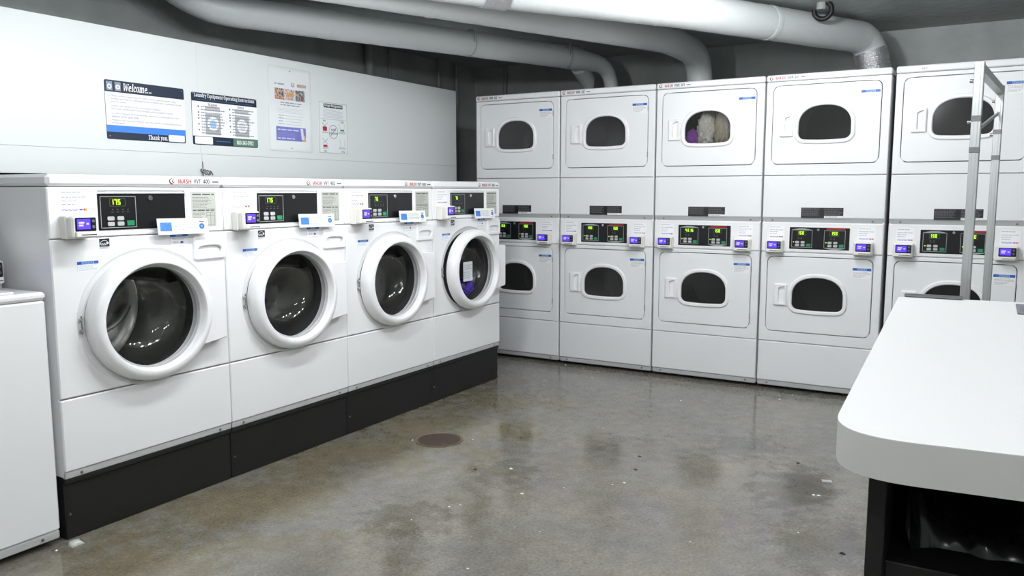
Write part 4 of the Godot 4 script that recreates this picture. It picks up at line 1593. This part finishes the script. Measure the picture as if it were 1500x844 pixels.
func build_signs() -> void:
	var navy: Material = M.navy
	var white := mat(Color(0.94, 0.94, 0.945), 0.4)
	var blue := mat(Color(0.22, 0.5, 0.93), 0.4)
	var ink := mat(Color(0.3, 0.32, 0.38), 0.5)
	var teal := mat(Color(0.33, 0.47, 0.4), 0.45)
	# welcome board
	var w := 0.429
	var h := 0.272
	var t := sign_at("welcome_sign", "navy and white welcome sign with a bright blue band", 2.725, 2.296, 1.464, 1.464 + h, navy)
	var X := func(u): return -w / 2 + u * w
	var Y := func(v): return h * (1.0 - v)
	patch(t, "white_field", -w / 2, Y.call(0.76), w / 2, Y.call(0.2), 0.0034, white)
	patch(t, "blue_band", -w / 2, Y.call(0.875), w / 2, Y.call(0.76), 0.0036, blue)
	for k in 2:
		var ex: float = X.call(0.055 + 0.1 * k)
		patch(t, "emblem", ex - 0.015, Y.call(0.175), ex + 0.015, Y.call(0.025), 0.0034, mat(Color(0.5, 0.56, 0.64), 0.5))
		var st := begin()
		cap(st, disc(Vector2(ex, Y.call(0.11)), 0.0115, 0.0115, 20), 0.0038, 1.0)
		part("emblem_disc", st, white, t)
		st = begin()
		cap(st, disc(Vector2(ex, Y.call(0.11)), 0.006, 0.006, 16), 0.004, 1.0)
		part("emblem_mark", st, mat(Color(0.45, 0.6, 0.8) if k == 0 else Color(0.75, 0.7, 0.6), 0.5), t)
	lettering(t, "Welcome...", serif_bold, X.call(0.215), Y.call(0.165), X.call(0.57), Y.call(0.03), 0.0036, white, 0.18)
	lettering(t, "Thank you.", serif_bold, X.call(0.5), Y.call(0.995), X.call(0.755), Y.call(0.89), 0.0038, white, 0.18)
	var rows := [
		["• Please show consideration for other Laundry patrons when using", 0.245, 0.88, 0.05], ["washers and dryers by removing laundry promptly upon completion of wash", 0.295, 0.96, 0.065], ["and dry cycles.", 0.345, 0.25, 0.065],
		["• Laundry left over four (4) hours is subject to removal.", 0.415, 0.68, 0.05], ["Items not claimed within thirty (30) days will be donated to charity.", 0.465, 0.84, 0.065],
		["• In order to prevent machine overflow, please do not wash and dry in two", 0.54, 0.92, 0.05], ["washers at the same time.", 0.59, 0.39, 0.065],
		["• Please do not overload machines, and use only the recommended amount", 0.655, 0.95, 0.05], ["of detergent.", 0.705, 0.22, 0.065]]
	for r in rows:
		lettering(t, r[0], sans, X.call(r[3]), Y.call(r[1] + 0.04), X.call(r[2]), Y.call(r[1]), 0.0038, ink)
	var st := begin()
	slab(st, rrect(X.call(0.765), Y.call(0.985), X.call(0.985), Y.call(0.865), 0.006, 3), 0.003, 0.004, 0.0003)
	part("white_field", st, white, t)
	for c in [[0.03, 0.05], [0.97, 0.05], [0.03, 0.95], [0.985, 0.96]]:
		st = begin()
		lathe(st, [Vector2(0.003, 0.003), Vector2(0.0022, 0.0052), Vector2(0, 0.0055)], Vector3(X.call(c[0]), Y.call(c[1]), 0), 8)
		part("screw", st, M.chrome, t)
	# operating instructions
	t = sign_at("instruction_sign", "navy-headed operating instruction sign with pictures of two machines", 2.251, 1.822, 1.462, 1.462 + 0.266, navy)
	h = 0.266
	patch(t, "white_field", -w / 2, Y.call(0.835), w / 2, Y.call(0.185), 0.0034, white)
	lettering(t, "Laundry Equipment Operating Instructions", serif_bold, X.call(0.035), Y.call(0.125), X.call(0.96), Y.call(0.03), 0.0036, white)
	lettering(t, "Washer", serif_bold, X.call(0.235), Y.call(0.255), X.call(0.375), Y.call(0.2), 0.0038, M.darkred)
	lettering(t, "Dryer", serif_bold, X.call(0.685), Y.call(0.265), X.call(0.79), Y.call(0.2), 0.0038, M.darkred)
	var sim := blank(512, 24, Color(0.0, 0.11, 0.21))
	small_print(sim, 10, 8, 500, 1, 8, 6, Color(0.3, 0.45, 0.6), 51, 1.0)
	sticker(t, "subtitle", X.call(0.06), Y.call(0.165), X.call(0.95), Y.call(0.135), 0.003, printed(sim))
	for k in 2:
		var mx: float = X.call(0.3 if k == 0 else 0.75)
		patch(t, "machine_picture", mx - 0.048, Y.call(0.35), mx + 0.048, Y.call(0.26), 0.0036, mat(Color(0.72, 0.73, 0.75), 0.5))
		patch(t, "machine_picture", mx - 0.048, Y.call(0.8), mx + 0.048, Y.call(0.4), 0.0036, mat(Color(0.66, 0.67, 0.69), 0.5))
		st = begin()
		cap(st, disc(Vector2(mx, Y.call(0.59)), 0.037, 0.037, 28), 0.0038, 1.0)
		part("machine_door", st, white, t)
		st = begin()
		cap(st, disc(Vector2(mx, Y.call(0.6)), 0.022, 0.022, 20), 0.004, 1.0)
		part("machine_window", st, mat(Color(0.6, 0.75, 0.95) if k == 0 else Color(0.86, 0.86, 0.87), 0.5), t)
		var tim := blank(8, 8, Color.WHITE)
		var g := RandomNumberGenerator.new()
		g.seed = 60 + k
		tim = null
		var lx: float = X.call(0.09 if k == 0 else 0.56)
		var y := 0.27
		var i := 0
		while y < 0.81:
			st = begin()
			var x0 := lx + 0.016
			var x1: float = lx + 0.016 + w * g.randf_range(0.24, 0.36)
			while x0 < x1:
				var ww := g.randf_range(0.004, 0.016)
				cbox(st, Vector3(x0, Y.call(y + 0.018), 0.004), Vector3(x0 + ww, Y.call(y), 0.0042), 0)
				x0 += ww + 0.0025
			part("text_line", st, mat(Color(0.5, 0.51, 0.55), 0.5), t)
			if i % 2 == 0 or i == 3:
				st = begin()
				cap(st, disc(Vector2(lx, Y.call(y + 0.01)), 0.0045, 0.0045, 10), 0.0042, 1.0)
				part("bullet", st, ink, t)
			y += 0.055
			i += 1
	st = begin()
	slab(st, rrect(X.call(0.025), Y.call(0.985), X.call(0.285), Y.call(0.845), 0.004, 3), 0.003, 0.004, 0.0003)
	part("white_field", st, white, t)
	patch(t, "green_field", X.call(0.6), Y.call(0.99), X.call(0.985), Y.call(0.84), 0.0036, teal)
	lettering(t, "800-342-5932", sans_bold, X.call(0.655), Y.call(0.955), X.call(0.925), Y.call(0.875), 0.0038, white)
	sim = blank(128, 16, Color(0.0, 0.11, 0.21))
	small_print(sim, 4, 5, 120, 1, 8, 5, Color(0.3, 0.55, 0.75), 52, 1.1)
	sticker(t, "caption", X.call(0.33), Y.call(0.935), X.call(0.57), Y.call(0.9), 0.003, printed(sim))
	for c in [[0.02, 0.04], [0.98, 0.04], [0.98, 0.97]]:
		st = begin()
		lathe(st, [Vector2(0.003, 0.003), Vector2(0.0022, 0.0052), Vector2(0, 0.0055)], Vector3(X.call(c[0]), Y.call(c[1]), 0), 8)
		part("screw", st, M.chrome, t)
	# poster in a clear acrylic holder
	var pw := 0.328
	var ph := 0.473
	t = sign_at("poster_holder", "clear acrylic holder with a white poster, three photos and a violet banner", 1.735, 1.407, 1.455, 1.455 + ph, mat(Color(0.9, 0.91, 0.91), 0.4), 0.004, 0.004, "poster")
	var pim := blank(328, 473, Color(0.925, 0.935, 0.94))
	small_print(pim, 40, 82, 118, 1, 10, 9, Color(0.6, 0.64, 0.74), 71, 1.1)
	photo(pim, Rect2i(42, 112, 78, 66), [Color(0.72, 0.42, 0.16), Color(0.85, 0.66, 0.58), Color(0.86, 0.86, 0.84), Color(0.25, 0.2, 0.2)], 3)
	photo(pim, Rect2i(127, 112, 78, 66), [Color(0.85, 0.62, 0.18), Color(0.86, 0.84, 0.84), Color(0.72, 0.12, 0.28), Color(0.8, 0.8, 0.86)], 4)
	photo(pim, Rect2i(212, 112, 78, 66), [Color(0.25, 0.36, 0.24), Color(0.3, 0.4, 0.28), Color(0.85, 0.85, 0.87), Color(0.5, 0.22, 0.3)], 5)
	small_print(pim, 84, 192, 262, 2, 14, 6, Color(0.5, 0.53, 0.62), 72, 1.1)
	small_print(pim, 56, 230, 280, 4, 8, 2, Color(0.74, 0.76, 0.79), 73, 1.0)
	for k in 4:
		small_print(pim, 66, 270 + 17 * k, 110, 1, 8, 5, Color(0.56, 0.58, 0.64), 74 + k, 1.0)
		small_print(pim, 118, 272 + 17 * k, 270, 1, 8, 3, Color(0.7, 0.72, 0.76), 84 + k, 1.0)
	pim.fill_rect(Rect2i(44, 340, 248, 84), Color(0.3, 0.3, 0.72))
	small_print(pim, 54, 374, 210, 4, 7, 3, Color(0.45, 0.46, 0.82), 91, 1.1)
	small_print(pim, 56, 354, 232, 1, 9, 8, Color(0.8, 0.82, 0.95), 92, 1.1)
	small_print(pim, 56, 406, 196, 1, 9, 8, Color(0.8, 0.82, 0.95), 93, 1.1)
	for y in range(344, 424):
		for x in range(246, 292):
			if absf(x - 262 - (y - 384) * 0.12) < 11.0 and y < 412:
				pim.set_pixel(x, y, Color(0.86, 0.88, 0.92))
			elif Vector2((x - 276) / 16.0, (y - 410) / 26.0).length() < 1.0:
				pim.set_pixel(x, y, Color(0.8, 0.6, 0.5))
	var ps := sticker(t, "poster", -pw / 2 + 0.01, 0.012, pw / 2 - 0.01, ph - 0.012, 0.004, printed(pim))
	st = begin()
	slab(st, rrect(-pw / 2 - 0.003, -0.003, pw / 2 + 0.003, ph + 0.003, 0.004, 3), 0.0075, 0.0115, 0.0008)
	part("acrylic_front", st, M.acrylic, t)
	for c in [Vector2(0, 0.016), Vector2(0, ph - 0.016)]:
		st = begin()
		lathe(st, [Vector2(0.003, 0.004), Vector2(0.003, 0.0125), Vector2(0, 0.013)], Vector3(c.x, c.y, 0), 8)
		part("screw", st, M.chrome, t)
	logo(ps, 0.01, 0.29, ph - 0.091, 0.022, 0.0048, "")
	# soap measuring notice
	var sw := 0.257
	var sh := 0.316
	t = sign_at("soap_notice", "white soap-measuring notice with red and green cups and crossed circle", 1.337, 1.08, 1.453, 1.453 + sh, mat(Color(0.88, 0.9, 0.905), 0.4), 0.003, 0.002)
	var bi := blank(257, 316, Color(0.88, 0.9, 0.905))
	bi.fill_rect(Rect2i(4, 4, 249, 2), Color(0.45, 0.48, 0.5))
	bi.fill_rect(Rect2i(4, 310, 249, 2), Color(0.45, 0.48, 0.5))
	bi.fill_rect(Rect2i(4, 4, 2, 308), Color(0.45, 0.48, 0.5))
	bi.fill_rect(Rect2i(251, 4, 2, 308), Color(0.45, 0.48, 0.5))
	bi.fill_rect(Rect2i(46, 12, 168, 24), Color(0.13, 0.14, 0.18))
	small_print(bi, 40, 46, 228, 7, 8, 2, Color(0.64, 0.66, 0.7), 101, 1.0)
	bi.fill_rect(Rect2i(20, 104, 220, 2), Color(0.6, 0.62, 0.65))
	for k in 2:
		var y0 := 128 + 96 * k
		for i in 44:
			for th in 3:
				bi.set_pixel(26 + i + th, y0 + int(i * 0.75), Color(0.35, 0.38, 0.38))
				bi.set_pixel(74 - i + th, y0 + int(i * 0.75), Color(0.35, 0.38, 0.38))
		if k == 0:
			bi.fill_rect(Rect2i(34, 152, 36, 26), Color(0.7, 0.1, 0.2))
		else:
			bi.fill_rect(Rect2i(34, 262, 36, 14), Color(0.7, 0.1, 0.2))
		for i in 44:
			bi.fill_rect(Rect2i(182 + int(i * 0.18), y0 + i, 2, 1), Color(0.6, 0.63, 0.64))
			bi.fill_rect(Rect2i(228 - int(i * 0.18), y0 + i, 2, 1), Color(0.6, 0.63, 0.64))
		small_print(bi, 176, y0 + 50, 236, 2, 6, 3, Color(0.5, 0.52, 0.55), 105 + k, 1.1)
		small_print(bi, 30, y0 + 54, 80, 2, 6, 3, Color(0.6, 0.62, 0.65), 107 + k, 1.0)
	bi.fill_rect(Rect2i(190, 162, 34, 10), Color(0.1, 0.5, 0.4))
	for y in range(130, 230):
		for x in range(84, 170):
			var dv := Vector2((x - 126) / 40.0, (y - 180) / 42.0)
			var l := dv.length()
			if l > 0.93 and l < 1.0 or (l < 0.95 and absf((x - 126) * 0.9 + (y - 180) * 0.85) < 2.0):
				bi.set_pixel(x, y, Color(0.4, 0.42, 0.44))
	var face := sticker(t, "printed_face", -sw / 2, 0, sw / 2, sh, 0.002, printed(bi))
	var F := func(px, py): return Vector2(-sw / 2 + px * 0.001, sh - py * 0.001)
	for e in [["Soap Response", 52, 34, 208, 14, white], ["NO", 38, 122, 58, 112, M.ink], ["YES", 192, 122, 222, 112, M.ink], ["NO", 42, 306, 62, 296, M.ink], ["YES", 194, 306, 224, 296, M.ink], ["STOP", 106, 176, 148, 162, M.ink], ["OVERSUDSING", 88, 196, 166, 184, M.ink]]:
		var a: Vector2 = F.call(e[1], e[2])
		var b: Vector2 = F.call(e[3], e[4])
		lettering(face, e[0], sans_bold, a.x, a.y, b.x, b.y, 0.0029, e[5])

# blurred picture: soft colour patches
func photo(im: Image, r: Rect2i, cs: Array, sd: int) -> void:
	var n := FastNoiseLite.new()
	n.seed = sd
	n.frequency = 0.028
	n.fractal_octaves = 2
	for y in r.size.y:
		for x in r.size.x:
			var v := n.get_noise_2d(x, y) * 1.7 + 0.5 + (float(x) / r.size.x - 0.5) * 0.5
			var i := clampi(int(v * cs.size()), 0, cs.size() - 1)
			im.set_pixel(r.position.x + x, r.position.y + y, cs[i])

func build_small_things() -> void:
	# floor drain
	var t := thing("floor_drain", "round rusty brown drain cover set in the concrete floor", "drain", Vector3(0.432, 0, 1.9))
	var st := begin()
	var o := []
	for pr in [[0.118, 0.0], [0.118, 0.003], [0.106, 0.003], [0.104, 0.0012]]:
		o.append(Vector2(pr[0], pr[1]))
	lathe_y(st, o, 40)
	part("rim", st, mat(Color(0.42, 0.36, 0.3), 0.5, 0.3), t)
	st = begin()
	lathe_y(st, [Vector2(0.1025, 0.0), Vector2(0.1025, 0.002), Vector2(0.1, 0.0026), Vector2(0, 0.0026)], 40)
	part("cover", st, mat(Color(0.27, 0.21, 0.16), 0.42, 0.35), t)
	for p in [Vector2(0.06, 0.05), Vector2(-0.07, -0.02)]:
		st = begin()
		var o2 := [Vector2(0.006, 0.002), Vector2(0.005, 0.0045), Vector2(0, 0.005)]
		lathe_y(st, o2, 10)
		part("screw", st, M.aluminium_dark, t, Vector3(p.x, 0, p.y))
	# scraps on the floor
	var g := RandomNumberGenerator.new()
	g.seed = 31
	var scrap := mat(Color(0.9, 0.9, 0.88), 0.7)
	var dark := mat(Color(0.16, 0.15, 0.14), 0.8)
	var pts := [[0.954, 2.083, 1.6], [1.144, 2.316, 1.3], [0.967, 2.579, 0.9], [0.993, 2.541, 0.6], [0.918, 2.754, 0.7], [1.317, 2.977, 0.8], [1.453, 1.992, 1.2], [1.417, 2.035, 0.7], [2.166, 1.732, 1.2], [2.184, 1.730, 1.2], [1.704, 0.238, 1.0], [1.211, 0.561, 0.7], [0.506, 0.277, 0.8], [2.186, 2.142, 0.7], [1.877, 2.413, 0.5], [1.259, 2.170, 0.6], [1.282, 2.615, 0.5], [1.382, 2.604, 0.5], [0.322, 1.971, 1.1, "white lint scrap on the floor between the drain and the washer base"], [0.572, 1.813, 1.0, "white lint scrap beside the floor drain, on the counter side"], [1.047, 1.307, 0.5], [0.186, 0.03, 1.2, "white lint scrap at the foot of the second stacked dryer"], [1.749, 0.097, 0.8], [0.03, 3.578, 1.0, "white lint scrap under the front edge of the top-loading washer"]]
	for p in pts:
		flake("lint_scrap", p[3] if p.size() > 3 else "tiny white lint scrap lying on the open concrete floor", "scrap", Vector3(p[0], 0, p[1]), 0.0062 * p[2], g, scrap, "white scraps on the floor")
	for p in [[1.382, 1.641], [1.431, 1.813], [0.823, 2.170], [2.351, 2.245], [2.031, 1.363]]:
		flake("dark_crumb", "small dark crumb lying on the concrete floor", "crumb", Vector3(p[0], 0, p[1]), 0.011, g, dark, "dark crumbs on the floor")
	st = begin()
	cbox(st, Vector3(-0.02, 0, -0.014), Vector3(0.02, 0.0008, 0.014), 0)
	var ps := part("paper_scrap", st, mat(Color(0.66, 0.67, 0.68), 0.7), self, Vector3(2.183, 0, 1.537))
	ps.rotation.y = 0.3
	tag(ps, "pale square paper scrap lying on the floor before the counter", "paper")
	# clear plastic scrap where the top-loader meets the black base
	flake("plastic_scrap", "torn clear plastic scrap on the floor at the top-loader's corner", "scrap", Vector3(0.035, 0, 3.515), 0.03, g, mat(Color(0.75, 0.76, 0.74), 0.25), "")
	# dark twisted wire sticking out at the board joint
	st = begin()
	var wp := []
	for i in 40:
		var u := i / 39.0
		wp.append(Vector3(0.006 + 0.006 * sin(u * 40.0), 0.012 * sin(u * 23.0) - 0.01 * u, 0.03 - 0.075 * u))
	tube(st, wp, 0.0022, 6)
	tube(st, [Vector3(0.004, 0.05, 0.012), Vector3(0.004, -0.025, 0.01)], 0.0016, 6)
	var wire := part("twisted_wire", st, mat(Color(0.25, 0.22, 0.2), 0.6, 0.4), self, Vector3(-0.848, 1.325, 2.19))
	tag(wire, "short dark twisted wire poking out of the white partition", "wire")

func lathe_y(st: SurfaceTool, prof: Array, segs: int) -> void:
	for i in prof.size() - 1:
		var p: Vector2 = prof[i]
		var q: Vector2 = prof[i + 1]
		st.set_smooth_group(i + 1)
		for k in segs:
			var u0 := Vector3(cos(TAU * k / segs), 0, sin(TAU * k / segs))
			var u1 := Vector3(cos(TAU * (k + 1) / segs), 0, sin(TAU * (k + 1) / segs))
			var nn := Vector2(q.y - p.y, p.x - q.x)
			var out := (u0 + u1).normalized() * nn.x + Vector3.UP * nn.y
			if q.x < 1e-5:
				tri(st, u0 * p.x + Vector3.UP * p.y, u1 * p.x + Vector3.UP * p.y, Vector3.UP * q.y, out)
			else:
				quad(st, u0 * p.x + Vector3.UP * p.y, u1 * p.x + Vector3.UP * p.y, u1 * q.x + Vector3.UP * q.y, u0 * q.x + Vector3.UP * q.y, out)

func flake(called: String, label: String, cat: String, at: Vector3, r: float, g: RandomNumberGenerator, m: Material, group: String) -> void:
	var st := begin()
	st.set_smooth_group(1)
	var n := 7
	var top := []
	var bot := []
	for i in n:
		var a := TAU * i / n
		var k := r * g.randf_range(0.55, 1.25)
		bot.append(Vector3(cos(a) * k, 0.0, sin(a) * k * 0.8))
		top.append(Vector3(cos(a) * k * 0.6, r * g.randf_range(0.2, 0.5), sin(a) * k * 0.5))
	for i in n:
		var j := (i + 1) % n
		quad(st, bot[i], bot[j], top[j], top[i], bot[i] + bot[j])
		tri(st, top[i], top[j], Vector3(0, r * 0.45, 0), Vector3.UP)
		tri(st, bot[i], bot[j], Vector3.ZERO, Vector3.DOWN)
	var o := part(called, st, m, self, at)
	tag(o, label, cat, group)
